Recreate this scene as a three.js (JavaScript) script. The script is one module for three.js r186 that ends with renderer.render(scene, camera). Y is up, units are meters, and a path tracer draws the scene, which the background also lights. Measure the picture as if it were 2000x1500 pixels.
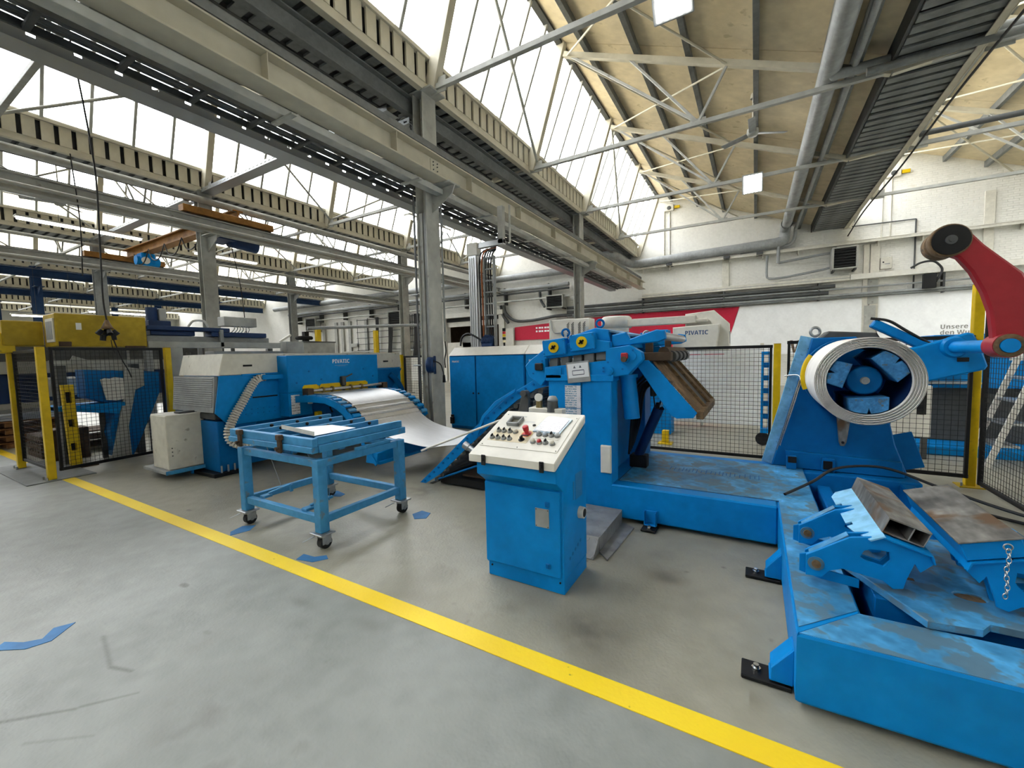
import * as THREE from 'three';
import { RoundedBoxGeometry } from 'three/addons/geometries/RoundedBoxGeometry.js';
import { mergeGeometries } from 'three/addons/utils/BufferGeometryUtils.js';
import { RectAreaLightUniformsLib } from 'three/addons/lights/RectAreaLightUniformsLib.js';
import { FontLoader } from 'three/addons/loaders/FontLoader.js';
import { TextGeometry } from 'three/addons/geometries/TextGeometry.js';

// ---------------------------------------------------------------- camera, sky, exposure
const scene = new THREE.Scene();
const camera = new THREE.PerspectiveCamera(85.27, 2000 / 1500, 0.05, 200);
camera.position.set(0, 1.5, 0);
camera.rotation.order = 'YXZ';
camera.rotation.set(-0.06859872, 0.52832054, -0.02281314);
scene.add(camera);
const renderer = new THREE.WebGLRenderer({ antialias: true });
renderer.toneMapping = THREE.LinearToneMapping;
renderer.toneMappingExposure = 1.14;
renderer.shadowMap.enabled = true;
scene.background = new THREE.Color().setRGB(9.5, 9.75, 10.0);      // bright overcast sky
RectAreaLightUniformsLib.init();
const LAMP = 11;                                                   // brightness of the lamps' glowing faces and their area lights

// ---------------------------------------------------------------- helpers
let seed = 7;
const rnd = () => { seed = (seed * 1664525 + 1013904223) >>> 0; return seed / 4294967296; };
const V = (x, y, z) => new THREE.Vector3(x, y, z);
const used = {};
const numbered = (n) => { const k = used[n] = (used[n] ?? -1) + 1; return k ? `${n}_${String(k).padStart(3, '0')}` : n; };
function chamfer(w, h, d, c) {                                      // a box with all twelve edges chamfered
  const X = w / 2, Y = h / 2, Z = d / 2; c = Math.min(c, X * .9, Y * .9, Z * .9);
  const S = [-1, 1], pos = [];
  const quad = (a, b, e, f, n) => {
    const u = [b[0] - a[0], b[1] - a[1], b[2] - a[2]], v = [e[0] - a[0], e[1] - a[1], e[2] - a[2]];
    const cr = [u[1] * v[2] - u[2] * v[1], u[2] * v[0] - u[0] * v[2], u[0] * v[1] - u[1] * v[0]];
    if (cr[0] * n[0] + cr[1] * n[1] + cr[2] * n[2] < 0) { if (f) [b, f] = [f, b]; else [b, e] = [e, b]; }
    pos.push(...a, ...b, ...e); if (f) pos.push(...a, ...e, ...f);
  };
  for (const s of S) {
    quad([s * X, -Y + c, -Z + c], [s * X, Y - c, -Z + c], [s * X, Y - c, Z - c], [s * X, -Y + c, Z - c], [s, 0, 0]);
    quad([-X + c, s * Y, -Z + c], [X - c, s * Y, -Z + c], [X - c, s * Y, Z - c], [-X + c, s * Y, Z - c], [0, s, 0]);
    quad([-X + c, -Y + c, s * Z], [X - c, -Y + c, s * Z], [X - c, Y - c, s * Z], [-X + c, Y - c, s * Z], [0, 0, s]);
    for (const t of S) {
      quad([s * X, t * (Y - c), -Z + c], [s * (X - c), t * Y, -Z + c], [s * (X - c), t * Y, Z - c], [s * X, t * (Y - c), Z - c], [s, t, 0]);
      quad([s * X, -Y + c, t * (Z - c)], [s * (X - c), -Y + c, t * Z], [s * (X - c), Y - c, t * Z], [s * X, Y - c, t * (Z - c)], [s, 0, t]);
      quad([-X + c, s * Y, t * (Z - c)], [-X + c, s * (Y - c), t * Z], [X - c, s * (Y - c), t * Z], [X - c, s * Y, t * (Z - c)], [0, s, t]);
      for (const r of S) quad([s * X, t * (Y - c), r * (Z - c)], [s * (X - c), t * Y, r * (Z - c)], [s * (X - c), t * (Y - c), r * Z], null, [s, t, r]);
    }
  }
  const g = new THREE.BufferGeometry();
  g.setAttribute('position', new THREE.Float32BufferAttribute(pos, 3)); g.computeVertexNormals();
  return g;
}
// box from corner to corner, with a small chamfer
function bx(x0, x1, y0, y1, z0, z1, c = .004) {
  const w = Math.abs(x1 - x0), h = Math.abs(y1 - y0), d = Math.abs(z1 - z0);
  const g = c > 0 ? chamfer(w, h, d, c) : new THREE.BoxGeometry(w, h, d);
  return g.translate((x0 + x1) / 2, (y0 + y1) / 2, (z0 + z1) / 2);
}
const orient = (g, a, b, up = V(0, 1, 0)) => {                      // z axis of g runs from a to b
  const dir = b.clone().sub(a), m = new THREE.Matrix4(), z = dir.clone().normalize();
  if (Math.abs(z.dot(up)) > .99) up = V(1, 0, 0.001);
  const x = new THREE.Vector3().crossVectors(up, z).normalize(), y = new THREE.Vector3().crossVectors(z, x);
  m.makeBasis(x, y, z).setPosition(a.clone().add(b).multiplyScalar(.5));
  return g.applyMatrix4(m);
};
const A = (p) => V(p[0], p[1], p[2]);
function bar(a, b, w, h, c = .003, up) { a = A(a); b = A(b); return orient(c > 0 ? chamfer(w, h, a.distanceTo(b), c) : new THREE.BoxGeometry(w, h, a.distanceTo(b)), a, b, up); }
function rod(a, b, r, r2 = r, n = 16, open = false) { a = A(a); b = A(b); return orient(new THREE.CylinderGeometry(r2, r, a.distanceTo(b), n, 1, open).rotateX(Math.PI / 2), a, b); }
function tube(pts, r, seg = 40, n = 10, closed = false) { return new THREE.TubeGeometry(new THREE.CatmullRomCurve3(pts.map(A), closed, 'centripetal'), seg, r, n, closed); }
const shape = (p) => { const s = new THREE.Shape(); p.forEach((q, i) => i ? s.lineTo(q[0], q[1]) : s.moveTo(q[0], q[1])); s.closePath(); return s; };
const hole = (p) => { const s = new THREE.Path(); p.forEach((q, i) => i ? s.lineTo(q[0], q[1]) : s.moveTo(q[0], q[1])); s.closePath(); return s; };
const ring2 = (x, y, r, n = 24, ry = r) => Array.from({ length: n }, (_, i) => [x + r * Math.cos(i / n * 2 * Math.PI), y + ry * Math.sin(i / n * 2 * Math.PI)]);
function ext(sh, d, b) {
  return new THREE.ExtrudeGeometry(sh, { depth: d - 2 * b, bevelEnabled: b > 0, bevelThickness: b, bevelSize: b, bevelOffset: -b, bevelSegments: 1, curveSegments: 12 }).translate(0, 0, b);
}
// outline in (x, y) pushed along z; in (z, y) along x; in (x, z) along y
function pz(p, z0, z1, b = .003, holes = []) { const s = shape(p); s.holes = holes.map(hole); return ext(s, z1 - z0, b).translate(0, 0, z0); }
function px(p, x0, x1, b = .003, holes = []) { const s = shape(p.map(([z, y]) => [-z, y])); s.holes = holes.map((h) => hole(h.map(([z, y]) => [-z, y]))); return ext(s, x1 - x0, b).rotateY(Math.PI / 2).translate(x0, 0, 0); }
function py(p, y0, y1, b = .003, holes = []) { const s = shape(p.map(([x, z]) => [x, -z])); s.holes = holes.map((h) => hole(h.map(([x, z]) => [x, -z]))); return ext(s, y1 - y0, b).rotateX(-Math.PI / 2).translate(0, y0, 0); }
function lathe(pts, n = 32) { return new THREE.LatheGeometry(pts.map((p) => new THREE.Vector2(p[0], p[1])), n); }   // round the y axis
const mv = (g, x, y, z) => g.translate(x, y, z);
// uv in metres, by the way each triangle faces
function metres(g) {
  if (g.index) g = g.toNonIndexed();
  for (const k of Object.keys(g.attributes)) if (k !== 'position' && k !== 'normal') g.deleteAttribute(k);
  const p = g.attributes.position, uv = new Float32Array(p.count * 2), a = V(), b = V(), c = V(), n = V();
  for (let i = 0; i < p.count; i += 3) {
    a.fromBufferAttribute(p, i); b.fromBufferAttribute(p, i + 1); c.fromBufferAttribute(p, i + 2);
    n.crossVectors(b.clone().sub(a), c.clone().sub(a)); const x = Math.abs(n.x), y = Math.abs(n.y), z = Math.abs(n.z);
    [a, b, c].forEach((q, k) => { const [u, w] = y >= x && y >= z ? [q.x, -q.z] : x >= z ? [q.z, q.y] : [q.x, q.y]; uv[2 * (i + k)] = u; uv[2 * (i + k) + 1] = w; });
  }
  g.setAttribute('uv', new THREE.BufferAttribute(uv, 2));
  return g;
}
const soft = new Map();
function geo(list) { const l = [list].flat(9).map(metres); return l.length > 1 ? mergeGeometries(l) : l[0]; }
function origin(o) { const v = V(0, 0, 0); for (; o && o !== scene; o = o.parent) v.add(o.position); return v; }
// the one named mesh of a thing or part; shapes are given in world metres
function obj(name, list, m, parent = scene, keepUv = false) {
  const g = keepUv ? list : geo(list), o = origin(parent);
  g.translate(-o.x, -o.y, -o.z);
  const mesh = new THREE.Mesh(g, m); mesh.name = parent === scene ? numbered(name) : name;
  mesh.castShadow = mesh.receiveShadow = true; parent.add(mesh);
  return mesh;
}
function tag(o, label, category, group) { o.userData = { label, category }; if (group) o.userData.group = group; return o; }
function thing(name, label, category, [x, y, z] = [0, 0, 0], group) {
  const o = new THREE.Group(); o.name = numbered(name); o.position.set(x, y, z); scene.add(o); return tag(o, label, category, group);
}
// one mesh that is a whole thing, with its origin at its base
function solo(name, list, m, label, category, base = [0, 0, 0], group) {
  const g = geo(list); g.translate(-base[0], -base[1], -base[2]);
  const o = new THREE.Mesh(g, m); o.name = numbered(name); o.position.set(...base); o.castShadow = o.receiveShadow = true; scene.add(o); return tag(o, label, category, group);
}
function struct(name, base = [0, 0, 0]) { const o = new THREE.Group(); o.name = numbered(name); o.position.set(...base); o.userData = { kind: 'structure' }; scene.add(o); return o; }
function copy(src, [x, y, z], label, group) { const c = src.clone(); c.name = numbered(src.name.replace(/_\d{3}$/, '')); c.position.set(x, y, z); c.userData = { ...src.userData }; if (label) c.userData.label = label; if (group) c.userData.group = group; scene.add(c); return c; }
function alike(name, g, m, parent, spots) {                          // alike pieces that share geometry and material
  for (const [x, y, z] of spots) { const q = new THREE.Mesh(g, m); q.name = name; q.position.set(x, y, z); q.castShadow = q.receiveShadow = true; parent.add(q); }
}

// ---------------------------------------------------------------- materials
const table = Float32Array.from({ length: 65536 }, () => rnd() * 2 - 1);
// tiling noise on the unit square: f cells across, o octaves, z picks another pattern
function tileN(u, v, f, z, o = 4) {
  let s = 0, a = .42, zz = (z * 977) | 0; u -= Math.floor(u); v -= Math.floor(v); f = Math.max(1, Math.round(f));
  for (let k = 0; k < o; k++) {
    const x = u * f, y = v * f, i = Math.floor(x), j = Math.floor(y), p = x - i, q = y - j, i1 = (i + 1) % f, j1 = (j + 1) % f, w = p * p * (3 - 2 * p), h = q * q * (3 - 2 * q);
    const at = (m, n) => table[(m * 1619 + n * 31337 + zz + k * 6971) & 65535], A0 = at(i % f, j % f), B0 = at(i1, j % f), C0 = at(i % f, j1), D0 = at(i1, j1);
    s += a * ((A0 + (B0 - A0) * w) * (1 - h) + (C0 + (D0 - C0) * w) * h); f *= 2; a *= .52;
  }
  return s;
}
function tex(size, metresWide, fn, srgb = true) {
  const d = new Uint8Array(size * size * 4);
  for (let j = 0; j < size; j++) for (let i = 0; i < size; i++) {
    const c = fn(i / size, j / size, i, j), k = 4 * (j * size + i);
    d[k] = Math.max(0, Math.min(255, c[0])); d[k + 1] = Math.max(0, Math.min(255, c[1])); d[k + 2] = Math.max(0, Math.min(255, c[2])); d[k + 3] = 255;
  }
  const t = new THREE.DataTexture(d, size, size); t.wrapS = t.wrapT = THREE.RepeatWrapping; t.magFilter = THREE.LinearFilter; t.minFilter = THREE.LinearMipmapLinearFilter; t.generateMipmaps = true;
  if (srgb) t.colorSpace = THREE.SRGBColorSpace; t.repeat.set(1 / metresWide, 1 / metresWide); t.needsUpdate = true; return t;
}
const hex = (h) => [(h >> 16) & 255, (h >> 8) & 255, h & 255];
const mix = (a, b, t) => a.map((x, i) => x + (b[i] - x) * Math.max(0, Math.min(1, t)));
const sm = (a, b, x) => { const t = Math.max(0, Math.min(1, (x - a) / (b - a))); return t * t * (3 - 2 * t); };
function std(c, rough = .6, metal = 0, o = {}) { return new THREE.MeshStandardMaterial({ color: c, roughness: rough, metalness: metal, ...o }); }
// painted metal: slight mottling, a few scuffs
function paint(h, rough = .42, amount = 10, wear = 0, wearTo = 0x8a8d8c, size = 256, w = 1.1, z = 3.3, spec = .6) {
  const c = hex(h), g = hex(wearTo);
  return new THREE.MeshPhysicalMaterial({ specularIntensity: spec, map: tex(size, w, (u, v) => {
    const n = tileN(u, v, 5, z, 4), f = tileN(u, v, 23, z + 4, 3), k = amount * (n * 1.6 + f * .9);
    let q = c.map((x) => x + k * (x / 160 + .35));
    if (wear > 0) q = mix(q, g, sm(.7 - wear, 1.0 - wear, tileN(u, v, 9, z + 9, 6) * 1.1 + f * .5 + .12) * .8);
    return q;
  }), roughness: rough });
}
const M = {
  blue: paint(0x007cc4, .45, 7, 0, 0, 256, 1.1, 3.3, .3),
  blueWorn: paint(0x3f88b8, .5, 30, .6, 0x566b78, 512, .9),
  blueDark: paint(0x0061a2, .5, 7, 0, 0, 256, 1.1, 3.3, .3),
  cartBlue: paint(0x3f88b8, .5, 12, .14, 0x6d7479, 256, .9, 3.3, .4),
  skyBlue: paint(0x78b6da, .5, 14, .25, 0x5f93b8, 256, .5),
  navy: paint(0x12305a, .5, 8),
  beamBlue: paint(0x17375f, .55, 8),
  white: paint(0xd3d1c8, .45, 5),
  offWhite: paint(0xcbc8bc, .5, 7, .04, 0x8d887a),
  cream: paint(0xbdb8a6, .62, 8, 0, 0, 256, 2.6), roof: paint(0xcabd9f, .7, 9, .1, 0xa89c80, 512, 2.6),
  steelGrey: paint(0x8d9090, .5, 10),
  greyPaint: paint(0xa4a59f, .55, 12, .05, 0x77756d, 512, 2.2),
  darkGrey: paint(0x4a4c4c, .6, 10),
  midGrey: paint(0x6d706f, .6, 12),
  yellow: paint(0xcfae08, .45, 10, .05, 0x8d7a2c),
  yellowDull: paint(0xa88e1a, .55, 12, .05, 0x8d7a2c),
  black: paint(0x131416, .55, 4), rubber: std(0x17181a, .85),
  red: paint(0x96202a, .42, 8), poster: paint(0xc4213f, .55, 3), posterWhite: paint(0xf6f8f9, .55, 3),
  rust: paint(0x6f5a42, .75, 30, .35, 0x44403a, 256, .4), wornSteel: null, steel: null, alu: std(0xb9bcbe, .35, .85), chrome: std(0xc9ccce, .2, 1),
  orange: paint(0x8f6430, .6, 16, .1, 0x5e4a34), brown: paint(0x4c3d30, .7, 14), paper: std(0xe6e6e2, .8), navyPlastic: std(0x10243f, .4),
  brass: std(0x8a7a52, .4, .7), zinc: std(0x9fa3a5, .42, .75), cable: std(0x141517, .6), cableGrey: std(0x55585a, .6), cableOrange: std(0xa3521a, .6),
};
M.wornSteel = new THREE.MeshStandardMaterial({ map: tex(512, .8, (u, v) => { const n = tileN(u, v, 4, 2, 5), s = tileN(u, v * .25, 30, 5, 3); const k = 118 + 90 * n + 46 * s; return mix([k, k * .99, k * .96], [112, 88, 66], sm(.05, .4, tileN(u, v, 6, 11, 4))); }), roughness: .5, metalness: .55 });
M.steel = new THREE.MeshStandardMaterial({ map: tex(256, .6, (u, v) => { const k = 186 + 34 * tileN(u, v, 5, 8, 4) + 14 * tileN(u, v * .2, 40, 6, 2); return [k, k, k]; }), roughness: .36, metalness: .9 });
function glow(c, k = 1) { return new THREE.MeshStandardMaterial({ color: 0xffffff, emissive: c, emissiveIntensity: k, roughness: .6 }); }
const font = await new FontLoader().loadAsync('fonts/droid/droid_sans_bold.typeface.json');
function words(t, size, depth = .002) { const g = new TextGeometry(t, { font, size, depth, curveSegments: 4 }); g.computeBoundingBox(); return g; }
// ---------------------------------------------------------------- the hall: a saw-tooth roof on steel columns, bays 7.8 m wide, trusses every 3.65 m
const XG = [2.93, -4.87, -12.67, -20.47, -28.27, -36.07, -43.87, -51.67], BAY = 7.8, ZW = -20.4, STEP = 3.65, ZF = 8.8;
const ZN = Array.from({ length: 9 }, (_, i) => ZW + STEP * i);
const roofY = (x) => 8.7 - .409 * (x - .87);                          // underside of a roof slope, x measured from its own gutter
const XL = -52.4, XR = 11.1;

// floor: pale walkway on this side of the yellow line, worn machine area beyond it
const blot = (u, v, x, y, rx, ry) => Math.exp(-(((u - x) / rx) ** 2 + ((v - y) / ry) ** 2));
function floorTex(base, dirt, amount, z, spots, marks = [], cracks = []) {
  return tex(1024, 8, (u, v, i, j) => {
    const a = tileN(u, v, 3, z, 5), b = tileN(u, v, 14, z + 3, 4), g = tileN(u, v, 90, z + 5, 2);
    let s = 0; for (const q of spots) s += q[4] * blot(u, v, q[0], q[1], q[2], q[3]) * (.75 + 1.2 * b);
    for (const [x, zz, r, k] of marks) { const d = Math.hypot((u - ((x / 8) % 1 + 1) % 1) * 8, (v - (-zz / 8) % 1) * 8) / r; if (d < 1.6) s += k * Math.exp(-d * d * 2) * Math.max(0, .35 + 1.3 * b + 1.1 * g); }
    let cr = 0; for (const [x0, z0, x1, z1, k] of cracks) { const px = ((x0 / 8) % 1 + 1) % 1 * 8, pz = -z0, dx = x1 - x0, dz = z0 - z1, t = Math.max(0, Math.min(1, ((u * 8 - px) * dx + (v * 8 - pz) * dz) / (dx * dx + dz * dz))), d = Math.hypot(u * 8 - px - t * dx, v * 8 - pz - t * dz) + .012 * b; if (d < .012) cr = Math.max(cr, k * (1 - d / .012)); }
    let c = base.map((x) => x + 20 * a + 11 * b + 13 * g);
    c = mix(c, dirt, sm(.05, .8, a + .5 * b) * amount + Math.max(0, s));
    c = mix(c, [70, 70, 66], cr);
    return mix(c, [74, 72, 68], sm(.5, .62, tileN(u, v, 46, z + 8, 3)) * .55);
  });
}
const orange = tex(512, .45, (u, v) => { const k = 128 + 150 * tileN(u, v, 34, 4, 2) + 30 * tileN(u, v, 8, 1, 2); return [k, k, k]; }, false);
const spotsA = []; for (let i = 0; i < 26; i++) spotsA.push([rnd(), rnd(), .004 + .012 * rnd(), .004 + .01 * rnd(), .25 + .35 * rnd()]);
// grime where castors and boots wore the coating, and the joints of the repaired patches: x, z, size, strength
const MARKS = [[-2.55, -1.0, .16, .5], [-1.98, -.9, .2, .6], [-1.75, -.84, .18, .7], [-1.45, -.9, .2, .6], [-1.95, -.66, .2, .7], [-1.75, -.62, .22, .6], [-1.55, -.66, .16, .5], [-2.6, -1.25, .2, .4], [-1.7, -1.15, .3, .4], [-.9, -1.05, .3, .35], [-2.2, -.8, .25, .4]];
const MARKS2 = [[-.75, -2.05, .3, .5], [-2.0, -2.3, .35, .6], [-1.3, -1.95, .3, .6], [-2.2, -3.0, .5, .7], [-.5, -3.0, .4, .5], [-2.5, -2.0, .3, .5], [-3.2, -3.4, .6, .8], [-.2, -2.2, .15, .6], [.0, -2.0, .12, .5]];
const CRACKS = [[-2.75, -.32, -2.55, -.51, .6], [-2.55, -.52, -2.42, -.68, .5], [-3.1, -.75, -2.75, -.68, .35], [-2.75, -.68, -2.62, -.72, .5], [-2.5, -.35, -2.3, -.5, .3]];
const walkMat = new THREE.MeshStandardMaterial({ map: floorTex([134, 138, 134], [92, 92, 87], .42, 1.2, spotsA, MARKS, CRACKS), roughness: .5, bumpMap: orange, bumpScale: .0011 });
const workMat = new THREE.MeshStandardMaterial({ map: floorTex([146, 144, 130], [92, 88, 76], .85, 7.7, spotsA, MARKS2), roughness: .36, bumpMap: orange, bumpScale: .0016 });
{
  const f = struct('floor');
  obj('walkway', bx(XL, XR, -.25, 0, -1.72, ZF + .3, 0), walkMat, f);
  obj('machine_area', bx(XL, XR, -.25, 0, -34, -1.72, 0), workMat, f);
}
const brick = tex(512, 1.05, (u, v) => {
  const row = Math.floor(v * 14), uu = u * 4 + (row % 2) * .5, fu = uu - Math.floor(uu), fv = v * 14 - row;
  const j = Math.min(sm(0, .05, fu) * sm(0, .05, 1 - fu), sm(0, .12, fv) * sm(0, .12, 1 - fv));
  const k = 120 * j + 60 + 46 * tileN(u, v, 20, 2, 3); return [k, k, k];
}, false);
const brickWhite = new THREE.MeshStandardMaterial({ map: tex(512, 3.15, (u, v) => { const n = tileN(u, v, 4, 5, 5), g = tileN(u, v, 40, 3, 2); return mix([217 + 12 * n + 9 * g, 216 + 12 * n + 9 * g, 209 + 14 * n + 9 * g], [186, 179, 163], sm(.25, .9, n + .5 * g) * .5); }), roughness: .75, bumpMap: brick, bumpScale: .012 });
{
  const top = [[XL, 0]]; let s = [[XL - .3, 0], [XL - .3, 6.4]];
  for (const x of [...XG].reverse()) s.push([x, 6.4], [x + .87, 9], [x + BAY - .9, roofY(BAY - .9) + .2]);
  s.push([XR + .3, 6.3], [XR + .3, 0]);
  const w = struct('wall_back', [0, 0, ZW]);
  obj('wall_face', pz(s, ZW - .4, ZW, 0, [[[-16.5, .0001], [-16.5, 3.62], [-12.6, 3.62], [-12.6, .0001]]]), brickWhite, w);
  const wf = struct('wall_front', [0, 0, ZF]); obj('wall_face', pz(s, ZF, ZF + .4, 0), brickWhite, wf);
  const wl = struct('wall_left', [XL, 0, 0]); obj('wall_face', bx(XL - .4, XL, 0, 7, ZW - .4, ZF + .4, 0), brickWhite, wl);
  const wr = struct('wall_right', [XR, 0, 0]); obj('wall_face', bx(XR, XR + .4, 0, 9, ZW - .4, ZF + .4, 0), brickWhite, wr);
}
// roof slopes, purlins, gutters
const plateShape = metres(bx(-.02, .02, 0, .4, -.093, .093, .004));
const boardShape = metres(bx(-.49, .49, -.02, .02, -.085, .085, .004));
XG.forEach((x, i) => {
  const c = struct('ceiling', [x, 6, 0]), near = i < 2;
  const p0 = [x + .8, roofY(.8)], p1 = [x + BAY - 1.08, roofY(BAY - 1.08)];
  const panel = metres(pz([[.8, roofY(.8) - 6], [BAY - 1.08, roofY(BAY - 1.08) - 6], [BAY - 1.08, roofY(BAY - 1.08) - 5.86], [.8, roofY(.8) - 5.86]], -STEP / 2 + .006, STEP / 2 - .006, .004));
  alike('roof_panel', panel, M.roof, c, ZN.slice(0, 8).map((z) => [0, 0, z + STEP / 2]));
  for (const d of [1.5, 2.6, 3.62, 4.8, 5.86]) obj('purlin', bar([x + d, roofY(d) - .09, ZW], [x + d, roofY(d) - .09, ZF], .1, .19, .004), M.midGrey, c);
  obj('eaves_beam', bar([x + 6.28, roofY(6.28) - .13, ZW], [x + 6.28, roofY(6.28) - .13, ZF], .12, .26, .004), M.midGrey, c);
  obj('ridge_beam', [bar([x + .86, 8.72, ZW], [x + .86, 8.72, ZF], .14, .2), bar([x + .93, 8.86, ZW], [x + .93, 8.86, ZF], .3, .12)], M.darkGrey, c);
  // gutter at the foot of the glazing: rail, slotted front of upright plates, boarded underside
  const t = struct('trim', [x, 6, 0]);
  obj('rail', [bar([x, 6.04, ZW], [x, 6.04, ZF], .02, .13), bar([x - .05, 5.99, ZW], [x - .05, 5.99, ZF], .11, .02)], M.cream, t);
  obj('sill', [bar([x + .01, 6.53, ZW], [x + .01, 6.53, ZF], .1, .07), bar([x - .06, 6.58, ZW], [x - .06, 6.58, ZF], .16, .03)], M.cream, t);
  obj('gutter_box', [bx(x - 1.1, x - .04, 6.09, 6.14, ZW, ZF, 0), bx(x - .13, x - .1, 6.1, 6.6, ZW, ZF, 0), bx(x - 1.12, x - 1.08, 6.03, roofY(BAY - 1.08) + .12, ZW, ZF, 0)], M.darkGrey, t);
  const n = Math.floor((ZF - ZW) / .262), zs = Array.from({ length: n }, (_, k) => ZW + .15 + k * .262);
  if (i && i < 4) alike('upright_plate', plateShape, M.cream, t, zs.map((z) => [0, .1, z]));
  else { const o = obj('upright_plates', zs.map((z) => mv(plateShape.clone(), x, 6.1, z)), M.cream, t); o.userData.kind = 'stuff'; }
  if (near) alike('soffit_board', boardShape, M.midGrey, t, zs.map((z, k) => [-.57, .05 + .012 * Math.sin(k * 5.3), z + .02]));
  else { const o = obj('soffit_boards', zs.map((z) => mv(boardShape.clone(), x - .57, 6.05, z)), M.midGrey, t); o.userData.kind = 'stuff'; }
  if (i === 1) obj('gutter_beam', [bar([x - .4, 5.83, ZW], [x - .4, 5.83, ZF], .03, .3), bar([x - .36, 5.97, ZW], [x - .36, 5.97, ZF], .12, .02), bar([x - .36, 5.68, ZW], [x - .36, 5.68, ZF], .12, .02)], M.midGrey, t);
});
// glazing: posts, bars and panes of each saw-tooth
const glass = new THREE.MeshPhysicalMaterial({ color: 0xffffff, transmission: 1, thickness: 0, roughness: 0, ior: 1.45, specularIntensity: .5 });
const slope = [V(0, 6.57, 0), V(.82, 8.66, 0)], along = slope[1].clone().sub(slope[0]), glassH = along.length(), lean = -Math.atan2(along.x, along.y);
const paneShape = metres(new THREE.BoxGeometry(.004, glassH, STEP / 5 - .03).rotateZ(lean).translate(.41, (6.57 + 8.66) / 2 - 6, 0));
XG.slice(0, 7).forEach((x, i) => {
  const w = struct(`window_${i + 1}`, [x, 6, 0]);
  const bars = [], posts = [];
  for (let k = 0; k < 8 * 5 + 1; k++) { const z = ZW + k * STEP / 5; if (k % 5) bars.push(bar([x - .0, 6.55, z], [x + .84, 8.68, z], .12, .06, .006, V(0, 0, 1))); else posts.push(bar([x + .02, 6.02, z], [x + .9, 8.72, z], .22, .15, .006, V(0, 0, 1)), bar([x + .1, 6.02, z - .0], [x + .98, 8.72, z], .07, .05, .006, V(0, 0, 1))); }
  bars.forEach((b) => obj('glazing_bar', b, M.greyPaint, w));
  for (let k = 0; k < posts.length; k += 2) obj('window_post', posts.slice(k, k + 2), M.cream, w);
  if (i === 2) obj('window_rail', bar([x + .55, 7.55, -7.4], [x + .55, 7.55, ZF], .06, .05), M.greyPaint, w);
  alike('pane', paneShape, glass, w, Array.from({ length: 40 }, (_, k) => [-.02, 0, ZW + (k + .5) * STEP / 5]));
  // cross bracing in the plane of the glass
  const brace = [];
  for (let k = 0; k < 8; k++) { const z = ZN[k], up = [x + .97, 8.45], dn = [x + .2, 6.2]; if (k % 2 === (i ? 1 : 0) || i > 2) brace.push(rod([up[0], up[1], z + STEP], [dn[0], dn[1], z], .032, .032, 8)); if (k % 2 === 0 && i > 1) brace.push(rod([dn[0] + .02, dn[1], z + STEP], [up[0], up[1], z], .032, .032, 8)); }
  obj('bracing', brace, M.greyPaint, w);
});
// trusses across every bay
function truss(x, z) {
  const t = struct('roof_truss', [x, 6, z]), P = (a, b) => [x + a, b, z], R = (d, o = .25) => P(d, roofY(d) - o);
  const ang = (a, b, s) => bar(a, b, s, s, .004, V(0, 0, 1));
  obj('bottom_chord', [ang(P(.1, 6.05), P(BAY - .1, 6.05), .085)], M.greyPaint, t);
  obj('rafter', [ang(R(.95, .27), R(6.75, .27), .11), ang(R(6.75, .27), P(BAY - .08, 6.09), .1)], M.cream, t);
  for (const [a, b] of [[P(1, 8.4), P(3.81, 6.07)], [P(3.81, 6.07), R(4.34)], [R(2.4), P(3.81, 6.07)]]) obj('diagonal', ang(a, b, .048), M.greyPaint, t);
  obj('gusset', [bx(x + .02, x + .34, 5.95, 6.2, z - .01, z + .01, .003), bx(x + 3.66, x + 3.96, 5.99, 6.15, z - .01, z + .01, .003)], M.greyPaint, t);
  return t;
}
const t0 = truss(XG[1], ZN[1]);
const clones = (src, spots) => { for (const s of spots) { const c = src.clone(); c.name = numbered(src.name.replace(/_\d{3}$/, '')); c.position.set(...s); c.userData = { ...src.userData }; scene.add(c); } };
clones(t0, XG.flatMap((x, i) => ZN.filter((z, k) => k > 0 && k < 8 && !(i === 1 && k === 1) && (i < 4 || z < 0)).map((z) => [x, 6, z])));
// wind bracing under the main slope and struts along it
{
  const b = struct('roof_bracing', [XG[1], 8, 0]), x = XG[1], q = [];
  for (let k = 0; k < 6; k++) { const z = ZN[k]; q.push(rod([x + 1, roofY(1) - .3, z], [x + 4.34, roofY(4.34) - .3, z + STEP], .022, .022, 8), rod([x + 1, roofY(1) - .3, z + STEP], [x + 4.34, roofY(4.34) - .3, z], .022, .022, 8)); }
  obj('brace_rods', q, M.cream, b);
  const b2 = struct('roof_bracing', [XG[0], 8, 0]), q2 = [];
  for (let k = 0; k < 4; k++) { const z = ZN[k], X = XG[0]; q2.push(rod([X + 1, roofY(1) - .3, z], [X + 4.34, roofY(4.34) - .3, z + STEP], .026, .026, 8), rod([X + 1, roofY(1) - .3, z + STEP], [X + 4.34, roofY(4.34) - .3, z], .026, .026, 8)); }
  obj('brace_rods', q2, M.cream, b2);
}
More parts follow.
